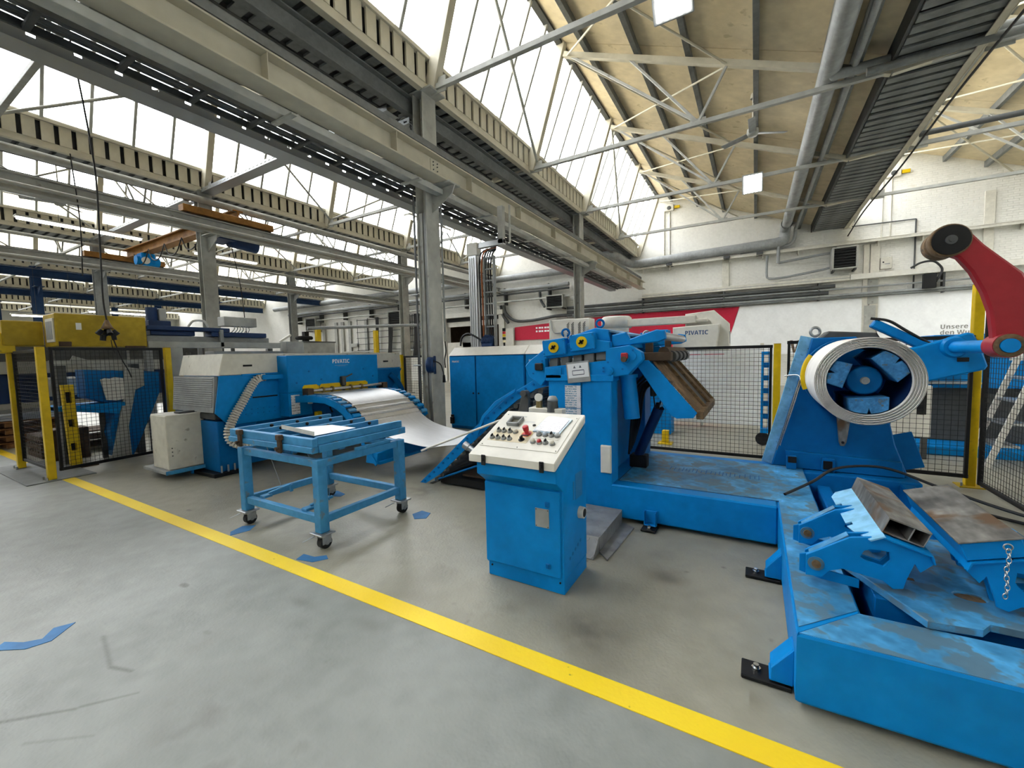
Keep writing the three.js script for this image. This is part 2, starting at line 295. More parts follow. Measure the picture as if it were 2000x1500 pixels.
// columns: I sections under every gutter, with a bracket for the crane girder
function column(x, z, m, brk, h = 6) {
  const c = struct('column', [x, 0, z]);
  obj('shaft', [bx(x - .27, x - .245, 0, h, z - .17, z + .17), bx(x - .065, x - .04, 0, h, z - .17, z + .17), bx(x - .245, x - .065, 0, h, z - .01, z + .01)], m, c);
  obj('head_plate', bx(x - .32, x + .16, h - .03, h, z - .2, z + .2), m, c);
  obj('base_plate', bx(x - .36, x + .06, 0, .03, z - .24, z + .24), m, c);
  if (brk) obj('bracket', [bx(x - .05, x + .46, brk - .03, brk, z - .15, z + .15), pz([[x - .05, brk - .03], [x + .46, brk - .03], [x + .4, brk - .16], [x - .05, brk - .42]], z - .012, z + .012)], m, c);
  return c;
}
column(XG[1], ZN[4], M.greyPaint, 4.42); column(XG[1], ZN[2], M.greyPaint, 4.42); column(XG[1], ZN[6], M.greyPaint, 4.42);
for (const i of [2, 3, 4, 5, 6]) for (const k of [2, 4]) column(XG[i], ZN[k], i > 3 ? M.beamBlue : i === 3 ? M.steelGrey : M.greyPaint, i < 4 ? 4.86 : 5.1);
// ---------------------------------------------------------------- crane girders, trays, pipes
function iBeam(x, y0, y1, w, za, zb, tf = .02) { return [bx(x - w / 2, x + w / 2, y0, y0 + tf, za, zb, .003), bx(x - w / 2, x + w / 2, y1 - tf, y1, za, zb, .003), bx(x - .008, x + .008, y0 + tf, y1 - tf, za, zb, 0)]; }
{
  const g = thing('crane_girder', 'long cream crane girder on brackets of the nearest column, running to the back wall', 'crane girder', [XG[1] + .27, 4.42, 0]);
  const x = XG[1] + .27;
  obj('beam', iBeam(x, 4.42, 4.75, .29, ZW + .25, ZF), M.cream, g);
  obj('rail', bx(x - .03, x + .03, 4.75, 4.8, ZW + .25, ZF), M.darkGrey, g);
  obj('conductor_channel', [bx(x + .12, x + .135, 4.77, 4.86, ZW + 1, ZF, 0), bx(x + .06, x + .135, 4.86, 4.87, ZW + 1, ZF, 0)], M.midGrey, g);
  for (let k = 0; k < 14; k++) obj('stiffener', bx(x + .008, x + .13, 4.44, 4.73, ZW + 1.2 + k * 1.83, ZW + 1.21 + k * 1.83, 0), M.cream, g);
  obj('splice_plate', bx(x + .008, x + .02, 4.46, 4.71, -5.62, -5.4), M.cream, g);
  for (const a of [-.05, .05]) for (const b of [4.5, 4.55, 4.62, 4.67]) obj('bolt', rod([x + .02, b, -5.51 + a], [x + .032, b, -5.51 + a], .011, .011, 6), M.darkGrey, g);
  const tr = thing('cable_trunking', 'grey cable trunking strapped under the left side of the cream crane girder', 'trunking', [x - .22, 4.3, 0]);
  obj('duct', [bx(x - .2, x - .06, 4.27, 4.36, ZW + 2, ZF), bx(x - .3, x - .21, 4.32, 4.4, ZW + 2, ZF)], M.greyPaint, tr);
  for (let k = 0; k < 12; k++) obj('strap', bx(x - .3, x + .1, 4.24, 4.265, ZW + 3 + k * 2.05, ZW + 3.07 + k * 2.05), M.greyPaint, tr);
  const lad = thing('cable_ladder', 'dark cable ladder with rungs hung beside the cream crane girder', 'cable ladder', [-5.35, 4.48, 0]);
  obj('side_rail', bx(-5.18, -5.155, 4.42, 4.5, ZW + 1, ZF), M.darkGrey, lad); obj('side_rail', bx(-5.56, -5.535, 4.42, 4.5, ZW + 1, ZF), M.darkGrey, lad);
  const rg = metres(bx(-.19, .19, -.02, .02, -.025, .025, .003));
  alike('rung', rg, M.darkGrey, lad, Array.from({ length: 46 }, (_, k) => [0, -.04, ZW + 1.2 + k * .62]));
  const cb = []; for (let k = 0; k < 7; k++) cb.push(rod([-5.2 - k * .05, 4.505 + .01 * (k % 2), ZW + 1], [-5.21 - k * .05, 4.505 + .01 * (k % 2), ZF], .014 + .004 * (k % 3), undefined, 8));
  obj('cables', cb, M.cableGrey, lad).userData.kind = 'stuff';
  const tray = thing('cable_tray', 'perforated galvanised cable tray running below the cable ladder towards the back wall', 'cable tray', [-5.78, 4.4, 0]);
  const holes = []; for (let k = 0; k < 90; k++) holes.push([[ZW + 2 + k * .3, 4.44], [ZW + 2.06 + k * .3, 4.44], [ZW + 2.06 + k * .3, 4.465], [ZW + 2 + k * .3, 4.465]]);
  obj('tray_side', px([[ZW + 1, 4.37], [ZF, 4.37], [ZF, 4.5], [ZW + 1, 4.5]], -5.645, -5.64, 0, holes), M.zinc, tray);
  obj('tray_base', bx(-5.92, -5.645, 4.37, 4.375, ZW + 1, ZF, 0), M.zinc, tray);
  obj('tray_back', bx(-5.925, -5.92, 4.37, 4.5, ZW + 1, ZF, 0), M.zinc, tray);
}
function girder(x, y, m, label, extra) {
  const g = thing('crane_girder', label, 'crane girder', [x, y, 0]);
  obj('beam', iBeam(x, y, y + .34, .26, ZW + .3, ZF), m, g); obj('rail', bx(x - .03, x + .03, y + .34, y + .39, ZW + .3, ZF), M.darkGrey, g);
  if (extra) obj('conduit', rod([x + .2, y + .1, ZW + .5], [x + .2, y + .1, ZF], .04, .04, 10), M.greyPaint, g);
  return g;
}
girder(XG[2] + .28, 4.87, M.greyPaint, 'pale grey crane girder on the slim grey column left of the main column', true);
girder(XG[3] + .28, 4.87, M.greyPaint, 'pale grey crane girder carrying the lower end of the orange crane bridge', true);
girder(XG[4] + .28, 5.5, M.beamBlue, 'upper of the two dark blue crane girders beyond the yellow beams');
girder(XG[5] + .28, 5.5, M.beamBlue, 'lower of the two dark blue crane girders beyond the yellow beams');
solo('pipe', [rod([XG[2] + .1, 5.74, ZW + .4], [XG[2] + .1, 5.74, ZF], .085, .085, 14)], M.greyPaint, 'grey pipe along the underside of the slotted gutter in the second bay', 'pipe', [XG[2] + .1, 5.74, 0]);
solo('pipe', [rod([XG[3] + .1, 5.74, ZW + .4], [XG[3] + .1, 5.74, ZF], .06, .06, 12)], M.greyPaint, 'thin grey pipe under the third slotted gutter, above the orange crane bridge', 'pipe', [XG[3] + .1, 5.74, 0]);
for (let i = 2; i < 4; i++) {
  const tr = thing('cable_tray', i === 2 ? 'perforated cable tray crossing the second bay from the slim column to the girder' : 'perforated cable tray crossing the third bay above the orange crane bridge', 'cable tray', [XG[i] + 3.5, 5.96, ZN[4]]);
  obj('tray_base', bx(XG[i] + .1, XG[i] + 6.9, 5.93, 5.935, ZN[4] - .14, ZN[4] + .14, 0), M.zinc, tr);
  const hs = []; for (let k = 0; k < 40; k++) { const a = XG[i] + .3 + k * .16; hs.push([[a, 5.96], [a + .09, 5.96], [a + .09, 5.99], [a, 5.99]]); }
  for (const s of [-.145, .14]) obj('tray_side', pz([[XG[i] + .1, 5.93], [XG[i] + 6.9, 5.93], [XG[i] + 6.9, 6.03], [XG[i] + .1, 6.03]], ZN[4] + s, ZN[4] + s + .005, 0, hs), M.zinc, tr);
}
{ // short tray at the head of the main column
  const tr = thing('cable_tray', 'short perforated cable tray full of wires left of the main column head', 'cable tray', [XG[1] - .9, 5.5, ZN[4]]);
  obj('tray_base', bx(XG[1] - 1.6, XG[1] - .3, 5.5, 5.505, ZN[4] - .05, ZN[4] + .22, 0), M.zinc, tr);
  const hs = []; for (let k = 0; k < 9; k++) { const a = XG[1] - 1.55 + k * .14; hs.push([[a, 5.53], [a + .08, 5.53], [a + .08, 5.56], [a, 5.56]]); }
  for (const s of [-.055, .22]) obj('tray_side', pz([[XG[1] - 1.6, 5.5], [XG[1] - .3, 5.5], [XG[1] - .3, 5.6], [XG[1] - 1.6, 5.6]], ZN[4] + s, ZN[4] + s + .005, 0, hs), M.zinc, tr);
  obj('wires', Array.from({ length: 6 }, (_, k) => tube([[XG[1] - 1.6, 5.53 + .01 * k, ZN[4] + .02 + k * .025], [XG[1] - 1, 5.55, ZN[4] + .18 - k * .02], [XG[1] - .5, 5.58 + .02 * k, ZN[4] + .03 + k * .03], [XG[1] - .28, 5.3 + .05 * k, ZN[4] + .2]], .008, 24, 6)), M.cable, tr).userData.kind = 'stuff';
}
// heating main along the right gutter and along the back wall, with its elbow
{
  const p = thing('ventilation_pipe', 'thick grey pipe running under the roof and turning along the back wall', 'pipe', [1, 6.2, -12]);
  obj('run', [rod([1.15, 6.22, ZF - .3], [.97, 6.28, ZW + .7], .16, .16, 24)], M.steelGrey, p);
  obj('elbow', tube([[.97, 6.28, ZW + 1], [.96, 6.28, ZW + .62], [.95, 6.18, ZW + .36], [.94, 6, ZW + .3], [.9, 5.84, ZW + .3], [.72, 5.76, ZW + .3], [.4, 5.74, ZW + .3]], .19, 40, 20), M.steelGrey, p);
  obj('wall_run', [rod([.45, 5.74, ZW + .3], [-4.7, 5.62, ZW + .3], .19, .19, 24)], M.steelGrey, p);
  for (const x of [-3.4, -1.1, .1]) obj('bracket', bx(x - .12, x + .12, 5.36, 5.46, ZW, ZW + .4), M.darkGrey, p);
  obj('return_elbow', tube([[-4.6, 5.62, ZW + .3], [-5, 5.62, ZW + .4], [-5.15, 5.62, ZW + .8], [-5.2, 5.62, ZW + 2.4], [-5.3, 5.62, ZW + 2.8], [-5.7, 5.6, ZW + 2.9], [-7.5, 5.5, ZW + 2.9]], .17, 50, 18), M.steelGrey, p);
  solo('pipe', [rod([1.46, 6.15, ZF - .3], [1.3, 6.2, ZW + .5], .05, .05, 14), tube([[1.3, 6.2, ZW + .6], [1.29, 6.18, ZW + .34], [1.28, 5.9, ZW + .25], [1.15, 5.66, ZW + .22], [.7, 5.6, ZW + .2], [-.6, 5.55, ZW + .2]], .06, 30, 12)], M.steelGrey, 'slim grey pipe beside the thick ventilation pipe under the roof', 'pipe', [1.4, 6.15, -12]);
  const lt = thing('conduit', 'pair of grey round conduits on the truss at the upper right', 'conduit', [5, 6.2, -9.2]);
  obj('tube', [rod([1.1, 6.13, -9.25], [10.5, 6.13, -9.25], .08, .08, 16), new THREE.SphereGeometry(.08, 14, 8).translate(1.1, 6.13, -9.25)], M.steelGrey, lt);
  obj('tube', [rod([1.5, 5.97, -9.12], [10.5, 5.97, -9.12], .06, .06, 12)], M.midGrey, lt);
  solo('conduit', [rod([3.1, 6.22, -13], [10.5, 6.22, -13], .06, .06, 14)], M.darkGrey, 'dark round conduit on the second truss beyond the right gutter', 'conduit', [5, 6.22, -13]);
  solo('cable', [tube([[3.02, 5.95, ZF], [3.01, 5.93, -4], [3.03, 5.9, -7], [3, 5.93, -10.5], [3.02, 5.9, -14], [2.99, 5.92, -18], [2.95, 5.7, ZW + .1]], .022, 60, 6)], M.cable, 'black cable clipped along the lower edge of the right gutter', 'cable', [3, 5.9, -8]);
}
// lamps: square LED panels under the trusses, fluorescent battens in the far bays
const lampGlow = glow(new THREE.Color(1, .98, .94), LAMP);
function ledLamp(x, y, z, label) {                                  // hangs tilted towards the walkway
  const l = thing('led_lamp', label, 'lamp', [x, y, z], 'square lamps on the roof trusses'), tilt = -.95, T = (g) => g.rotateX(tilt).translate(x, y, z);
  obj('housing', [T(bx(-.24, .24, .03, .08, -.25, .25, .012)), T(bx(-.06, .06, .08, .16, -.1, .1, .01))], M.steelGrey, l);
  obj('bracket', rod([x, y + .08, z - .1], [x, y + .3, z - .15], .02, .02, 8), M.steelGrey, l);
  for (let k = 0; k < 2; k++) for (let j = 0; j < 5; j++) obj('led_strip', T(bx(-.2 + j * .085, -.135 + j * .085, .012, .03, -.22 + k * .23, -.01 + k * .23, .004)), lampGlow, l);
  const a = new THREE.RectAreaLight(new THREE.Color(1, .98, .94), LAMP * .75, .42, .42); a.position.set(0, .008 * Math.cos(tilt), .008 * Math.sin(tilt)); a.rotation.x = -Math.PI / 2 + tilt; l.add(a);
  return l;
}
ledLamp(-.13, 5.88, -13.1, 'square lit LED lamp on the truss in front of the back wall gable');
ledLamp(-.95, 5.85, -5.7, 'square lit LED lamp at the top edge of the picture');
function batten(x, y, z, label, len = 1.6) {
  const l = thing('fluorescent_lamp', label, 'lamp', [x, y, z], 'fluorescent battens in the far bays');
  obj('tray', bx(x - .12, x + .12, y + .05, y + .1, z - len / 2, z + len / 2, .01), M.white, l);
  obj('tube', [rod([x - .05, y + .02, z - len / 2 + .04], [x - .05, y + .02, z + len / 2 - .04], .022, .022, 10), rod([x + .05, y + .02, z - len / 2 + .04], [x + .05, y + .02, z + len / 2 - .04], .022, .022, 10)], lampGlow, l);
  for (const s of [-.5, .5]) obj('hanger', rod([x, y + .1, z + s], [x, roofY(((x - XG[1]) % BAY + BAY) % BAY), z + s], .006, .006, 6), M.darkGrey, l);
  const a = new THREE.RectAreaLight(new THREE.Color(1, .98, .94), LAMP * .6, .2, len); a.position.set(0, -.012, 0); a.rotation.x = -Math.PI / 2; l.add(a);
}
batten(XG[3] + 4, 5.3, -4.4, 'fluorescent lamp hanging above the upper dark blue girder at left', 2.6);
batten(XG[2] + 3.6, 5.7, -10.5, 'fluorescent lamp hung right of the slim column over the orange bar', 2);
batten(XG[3] + 3, 5.4, -8.6, 'fluorescent lamp glowing behind the orange crane bridge', 2.2);
batten(XG[4] + 2, 3.9, -8.2, 'fluorescent lamp behind the blue post between the dark blue girders', 2.6);
batten(XG[4] + 3, 3.5, -5.6, 'fluorescent lamp low in the far bay above the yellow cabinet', 2.4);
// ceiling fans
function fan(x, y, z, turn, label, drop = .8) {
  const f = thing('ceiling_fan', label, 'fan', [x, y, z]);
  obj('rod', [rod([x, y, z], [x, y + drop, z], .016, .016, 8), lathe([[.06, 0], [.05, .09], [.02, .14], [0, .14]], 14).translate(x, y + drop - .1, z)], M.white, f);
  obj('motor', lathe([[0, -.1], [.09, -.09], [.12, -.02], [.11, .06], [.05, .1], [0, .1]], 20).translate(x, y, z), M.greyPaint, f);
  for (let k = 0; k < 3; k++) obj('blade', bx(.1, .72, -.006, .006, -.07, .07, .003).rotateX(.22).rotateY(turn + k * 2.094).translate(x, y - .03, z), M.steelGrey, f);
}
fan(-.12, 6.3, -11, .5, 'pale ceiling fan under the main roof slope left of the thick pipe');
fan(XG[3] + 4.2, 5.9, -3.9, .2, 'grey ceiling fan against the bright glazing at the far left', 1.1);
fan(XG[3] + 4.2, 5.9, -11.6, .9, 'small grey ceiling fan against the glazing left of the main column', 1.1);
// ---------------------------------------------------------------- floor markings
solo('floor_line', [bx(-7.92, 10.6, 0, .004, -1.783, -1.664, 0)], new THREE.MeshStandardMaterial({ map: tex(1024, 2.4, (u, v) => { const n = tileN(u, v, 6, 21, 4), g = tileN(u, v, 60, 3, 3); return mix([238 + 8 * n, 206 + 14 * n, 18], [120, 112, 52], sm(.55, .7, g + .3 * n) * .7); }), roughness: .5, bumpMap: orange, bumpScale: .001 }), 'long painted yellow line across the grey floor in front of the machines', 'floor marking', [-2, 0, -1.72]);
solo('floor_line', [bx(-14.5, -9.55, 0, .004, -1.783, -1.664, 0)], M.yellow, 'short stretch of yellow floor line at the left edge behind the yellow posts', 'floor marking', [-11, 0, -1.72]);
const tape = paint(0x2f6fa5, .6, 12, .05, 0x8c9296);
function arrow(p, label) { const c = p.reduce((a, q) => [a[0] + q[0] / p.length, a[1] + q[1] / p.length], [0, 0]); solo('tape_mark', [py(p, 0, .003, 0)], tape, label, 'tape mark', [c[0], 0, c[1]], 'blue tape marks on the floor'); }
arrow([[-3.52, -.47], [-3.47, -.42], [-3.33, -.51], [-3.3, -.6], [-3.41, -.72], [-3.45, -.64], [-3.37, -.58], [-3.42, -.52]], 'blue tape mark on the pale walkway at the lower left');
arrow([[-3.98, -1.83], [-3.9, -1.79], [-3.86, -1.93], [-3.93, -2.02], [-4.02, -1.95]], 'blue tape mark beside the front left wheel of the cart');
arrow([[-2.97, -1.8], [-2.82, -1.83], [-2.76, -1.92], [-2.82, -1.95], [-2.88, -1.89], [-3.0, -1.88]], 'blue tape mark in front of the nearest wheel of the cart');
arrow([[-2.82, -2.88], [-2.72, -2.8], [-2.63, -2.86], [-2.68, -2.98], [-2.8, -2.99]], 'blue tape mark right of the cart by its right rear wheel');
arrow([[-4.18, -2.93], [-4.02, -2.86], [-3.9, -2.9], [-3.92, -2.98], [-4.1, -3.02]], 'blue tape mark under the rear wheel of the cart');
solo('floor_mat', [bx(-9.7, -7.85, 0, .012, -2.0, -1.35, .004)], M.midGrey, 'grey rubber floor mat beside the foot of the front yellow post', 'mat', [-8.4, 0, -1.7]);

// ---------------------------------------------------------------- control console
{
  const t = thing('control_console', 'blue control console with a sloping white panel standing in front of the coil machine', 'control console', [-1.285, 0, -2.5]);
  const X0 = -1.57, X1 = -1.0;
  obj('cabinet', px([[-2.7, .1], [-2.3, .1], [-2.3, .665], [-2.205, .735], [-2.205, .805], [-2.7, 1.015]], X0, X1, .004), M.blue, t);
  obj('plinth', [bx(X0 + .005, X1 - .002, 0, .1, -2.7, -2.31, .004)], M.blue, t);
  for (const x of [X0 + .035, X1 - .03]) obj('screw', rod([x, .075, -2.31], [x, .075, -2.304], .006, .006, 8), M.black, t);
  const d = obj('door', bx(X0 + .004, X1 - .018, .112, .66, -2.3, -2.286, .004), M.blue, t);
  for (const y of [.572, .178]) obj('lock', [bx(-1.115, -1.085, y - .018, y + .018, -2.286, -2.276, .006), bx(-1.103, -1.097, y - .01, y + .01, -2.276, -2.272, 0)], M.blueDark, d);
  const np = obj('name_plate', bx(-1.185, -1.09, .42, .54, -2.286, -2.283, .001), M.steelGrey, d);
  for (const [x, y] of [[-1.178, .427], [-1.097, .427], [-1.178, .533], [-1.097, .533]]) obj('rivet', rod([x, y, -2.284], [x, y, -2.281], .004, .004, 8), M.darkGrey, t);
  // sloping lid: lower edge at y .87, z -2.2
  const th = Math.atan2(.21, .5), on = (g, lift = 0) => g.rotateX(th).translate(0, .87 + lift * Math.cos(th), -2.2 + lift * Math.sin(th));
  const U = (u) => -1.57 + u, flat = (u0, u1, v0, v1, h0, h1, c = .002) => on(bx(U(u0), U(u1), h0, h1, -v1, -v0, c));
  const lid = obj('lid', px([[-2.7, 1.025], [-2.2, .812], [-2.185, .815], [-2.185, .862], [-2.2, .869], [-2.7, 1.08]], -1.62, -1.0, .006), M.white, t);
  obj('face_plate', flat(-.022, .542, .085, .5, 0, .003, .001), M.white, lid);
  for (const [u, v] of [[-.01, .1], [.53, .1], [.53, .485], [-.01, .485], [.26, .1]]) obj('screw', on(rod([U(u), .003, -v], [U(u), .005, -v], .004, .004, 8)), M.darkGrey, lid);
  for (const x of [-1.5, -1.085]) obj('latch', [bx(x - .015, x + .015, .8, .868, -2.186, -2.176, .003), bx(x - .006, x + .006, .83, .855, -2.177, -2.17, .002)], M.black, t);
  obj('label_field', flat(.0, .3, .15, .3, .003, .0045, 0), paint(0xcfc4a8, .5, 3), lid);
  obj('label_field', flat(.325, .5, .212, .222, .003, .0045, 0), M.offWhite, lid);
  const knob = (u, v, cap, pointer) => {
    const k = obj('switch', [on(lathe([[0, 0], [.019, 0], [.019, .006], [.016, .012], [.012, .02], [0, .02]], 20).translate(U(u), .003, -v))], M.steelGrey, lid);
    if (pointer) obj('switch_lever', [on(bx(U(u) - .0045, U(u) + .0045, .02, .034, -v - .014, -v + .012, .003)), on(rod([U(u), .018, -v], [U(u), .03, -v], .011, .007, 12))], cap, lid);
    else obj('lens', on(lathe([[.015, .0], [.0155, .014], [.012, .021], [0, .023]], 18).translate(U(u), .008, -v)), cap, lid);
  };
  for (const u of [.028, .072, .118, .163]) knob(u, .177, M.black, true);
  for (const u of [.034, .077, .123]) knob(u, .261, M.black, true);
  knob(.167, .261, M.offWhite, false);
  for (const [u, m] of [[.347, M.steelGrey], [.392, std(0x9aa9b8, .3)], [.479, std(0xb9bfc4, .3)]]) knob(u, .256, m, false);
  knob(.437, .256, M.black, true);
  knob(.342, .17, M.offWhite, false); knob(.389, .168, std(0xb3252b, .35), false); knob(.431, .172, M.black, true); knob(.479, .167, M.offWhite, false);
  const es = obj('emergency_stop', on(lathe([[0, .004], [.033, .004], [.033, .006], [.014, .007], [.014, .03], [.019, .034], [.021, .06], [.018, .066], [0, .068]], 24).translate(U(.257), 0, -.255)), std(0xb5242d, .4), lid);
  obj('emergency_ring', on(lathe([[.02, .0035], [.04, .0035], [.04, .0055], [.02, .0055]], 28).translate(U(.257), 0, -.255)), std(0xc79a55, .5), lid);
  obj('key_switch', [on(lathe([[0, .003], [.021, .003], [.021, .009], [.014, .014], [0, .014]], 18).translate(U(.251), 0, -.183)), on(bx(U(.246), U(.256), .014, .034, -.2, -.17, .002)), on(bx(U(.25), U(.3), .03, .034, -.203, -.192, .001))], M.black, lid);
  obj('push_button', on(lathe([[0, .003], [.012, .003], [.011, .009], [0, .01]], 14).translate(U(.261), 0, -.364)), M.black, lid);
  obj('display_frame', [flat(.055, .066, .335, .435, .003, .03), flat(.138, .149, .335, .435, .003, .03), flat(.055, .149, .335, .35, .003, .03), flat(.055, .149, .424, .435, .003, .03)], M.steelGrey, lid);
  obj('display_screen', flat(.066, .138, .35, .424, .002, .006, 0), std(0x6b6a5c, .25), lid);
  obj('print', [on(words('COIL LINE', .011, .0004).rotateX(-Math.PI / 2).translate(U(.08), .0032, -.462))].concat([.345, .3].map((v, k) => flat(.16, .25, .395 + k * .012, .398 + k * .012, .0028, .0034, 0))), std(0x9da3ab, .6), lid).userData.kind = 'stuff';
  const cn = obj('cable_socket', rod([X1, .445, -2.57], [X1 + .035, .445, -2.57], .04, .037, 24), M.offWhite, t);
  obj('socket_opening', rod([X1 + .034, .445, -2.57], [X1 + .037, .445, -2.57], .028, .028, 20), M.black, t);
  obj('side_plate', [bx(X1, X1 + .0015, .55, .72, -2.62, -2.5, 0), bx(X1, X1 + .0015, .56, .68, -2.48, -2.46, 0)], paint(0x2a72a8, .5, 10), t);
  for (let k = 0; k < 5; k++) obj('vent_hole', rod([X1, .2 + k * .012, -2.4 - k * .045], [X1 + .001, .2 + k * .012, -2.4 - k * .045], .012, .012, 12), M.blueDark, t);
  // documents on the panel
  const doc = thing('document_sleeve', 'clear plastic sleeve of papers lying on the white sloping panel of the console', 'documents', [U(.39), .87 + .16, -2.55]);
  obj('sleeve', on(pz([[0, 0], [.2, -.008], [.222, .17], [.2, .186], [.05, .2], [.028, .19]], 0, .008, .002).rotateX(-Math.PI / 2).translate(U(.287), .004, -.285)), std(0x9fb7c9, .15), doc);
  obj('paper', on(pz([[.01, .008], [.19, 0], [.206, .155], [.032, .172]], 0, .002, 0).rotateX(-Math.PI / 2).translate(U(.287), .013, -.285)), new THREE.MeshStandardMaterial({ map: tex(256, .2, (u, v) => { const n = tileN(u, v, 7, 3, 4); const l = (Math.floor(v * 26) % 2) && tileN(u, v, 40, 9, 1) > -.1 && u > .08 && u < .9; const k = l ? 150 : 205 + 24 * n; return [k, k + 1, k + 4]; }), roughness: .18 }), doc);
}
// ---------------------------------------------------------------- blue cart on castors
{
  const t = thing('sheet_cart', 'light blue steel cart with an open slatted top standing on four castors', 'cart', [-3.5, 0, -2.45]);
  const xl = -4.04, xr = -2.955, zf = -2.02, zb = -2.87, s = .04;
  for (const x of [xl, xr]) for (const z of [zf, zb]) {
    obj('leg', bx(x - s, x + s, .135, .72, z - s, z + s, .005), M.cartBlue, t);
    const c = obj('castor', [bx(x - .075, x + .075, .122, .135, z - .065, z + .065, .003), rod([x + .01, .122, z], [x + .01, .1, z], .04, .04, 18), bx(x - .032, x - .026, .04, .112, z - .05, z + .03), bx(x + .034, x + .04, .04, .112, z - .05, z + .03)], M.zinc, t);
    obj('wheel', rod([x - .022, .05, z - .01], [x + .03, .05, z - .01], .05, .05, 24), M.rubber, c);
    obj('axle', rod([x - .034, .05, z - .01], [x + .044, .05, z - .01], .018, .018, 12), M.zinc, c);
    if (x === xl && z === zf || x === xr) obj('brake_lever', [bar([x - .03, .11, z + .05], [x - .1, .07, z + .11], .02, .006)], M.zinc, c);
  }
  for (const [y0, y1] of [[.655, .715], [.2, .262]]) {
    for (const z of [zf, zb]) obj('rail', bx(xl + s, xr - s, y0, y1, z - .025, z + .025), M.cartBlue, t);
    for (const x of [xl, xr]) obj('rail', bx(x - .025, x + .025, y0, y1, zb + s, zf - s), M.cartBlue, t);
  }
  // top frame: front beam and right beam with a ledge, four loose slats
  obj('front_beam', [bx(-4.21, -2.97, .765, .815, -2.035, -1.975), bx(-4.2, -2.97, .815, .882, -2.03, -1.985)], M.cartBlue, t);
  obj('right_beam', [bx(-3.03, -2.955, .765, .825, -2.97, -2.035), bx(-3.02, -2.98, .825, .888, -2.95, -2.035)], M.cartBlue, t);
  obj('left_beam', [bx(-4.21, -4.17, .8, .882, -3.04, -2.035)], M.cartBlue, t);
  for (const [x, zb2] of [[-3.93, -3.0], [-3.6, -3.02], [-3.33, -2.96]]) {
    const sl = obj('slat', bx(x - .014, x + .014, .815, .878, zb2, -2.035), M.cartBlue, t);
    for (let k = 0; k < 3; k++) obj('ball_roller', new THREE.SphereGeometry(.017, 12, 8).translate(x + .016, .858, -2.3 - k * .27), M.black, sl);
  }
  for (let k = 0; k < 3; k++) obj('ball_roller', new THREE.SphereGeometry(.017, 12, 8).translate(-4.155, .858, -2.35 - k * .27), M.black, t);
  obj('cross_member', [bx(-4.0, -2.99, .745, .766, -2.3, -2.24), bx(-4.0, -2.99, .745, .766, -2.75, -2.69)], M.cartBlue, t);
  for (const [x, z] of [[-3.6, -2.1], [-3.45, -2.1]]) obj('guide_block', bx(x - .05, x + .05, .7, .77, z - .03, z + .03), M.cartBlue, t);
  obj('side_handle', [bx(-2.95, -2.93, .715, .745, -2.75, -2.35), bx(-2.955, -2.925, .71, .75, -2.5, -2.47)], M.cartBlue, t);
  for (const x of [-3.99, -3.38]) obj('clamp', [bx(x - .025, x + .025, .74, .888, -1.975, -1.955, .004), bx(x - .03, x + .03, .845, .892, -1.985, -1.945, .006), rod([x, .78, -1.955], [x, .78, -1.925], .014, .014, 10), bx(x - .02, x + .03, .75, .775, -1.972, -1.94, .004)], M.brown, t);
  obj('catch', [bx(-3.87, -3.8, .262, .285, -2.12, -2.04), bar([-3.83, .29, -2.1], [-3.78, .33, -2.28], .03, .02), bx(-3.79, -3.77, .262, .33, -2.3, -2.27)], M.cartBlue, t);
  obj('catch', [bx(-3.22, -3.15, .262, .285, -2.1, -2.02), bar([-3.19, .29, -2.08], [-3.14, .32, -2.26], .03, .02), bar([-3.1, .31, -2.2], [-3.22, .4, -2.14], .006, .006), bar([-3.1, .31, -2.2], [-3.1, .42, -2.2], .006, .006)], M.cartBlue, t);
  obj('pull_wire', [rod([-3.83, .75, -2.1], [-3.8, .34, -2.2], .003, .003, 6), rod([-3.2, .75, -2.08], [-3.15, .33, -2.2], .003, .003, 6)], M.zinc, t).userData.kind = 'stuff';
  const p = thing('sheet_part', 'bent pale sheet metal part lying on the front right corner of the cart top', 'sheet metal part', [-3.35, .879, -2.2]);
  obj('sheet', py([[-3.66, -2.16], [-3.05, -2.06], [-3.05, -2.46], [-3.4, -2.48]], .889, .892, 0), M.alu, p);
  obj('bent_edge', bar([-3.665, .908, -2.16], [-3.045, .908, -2.055], .004, .036, 0), M.offWhite, p);
}
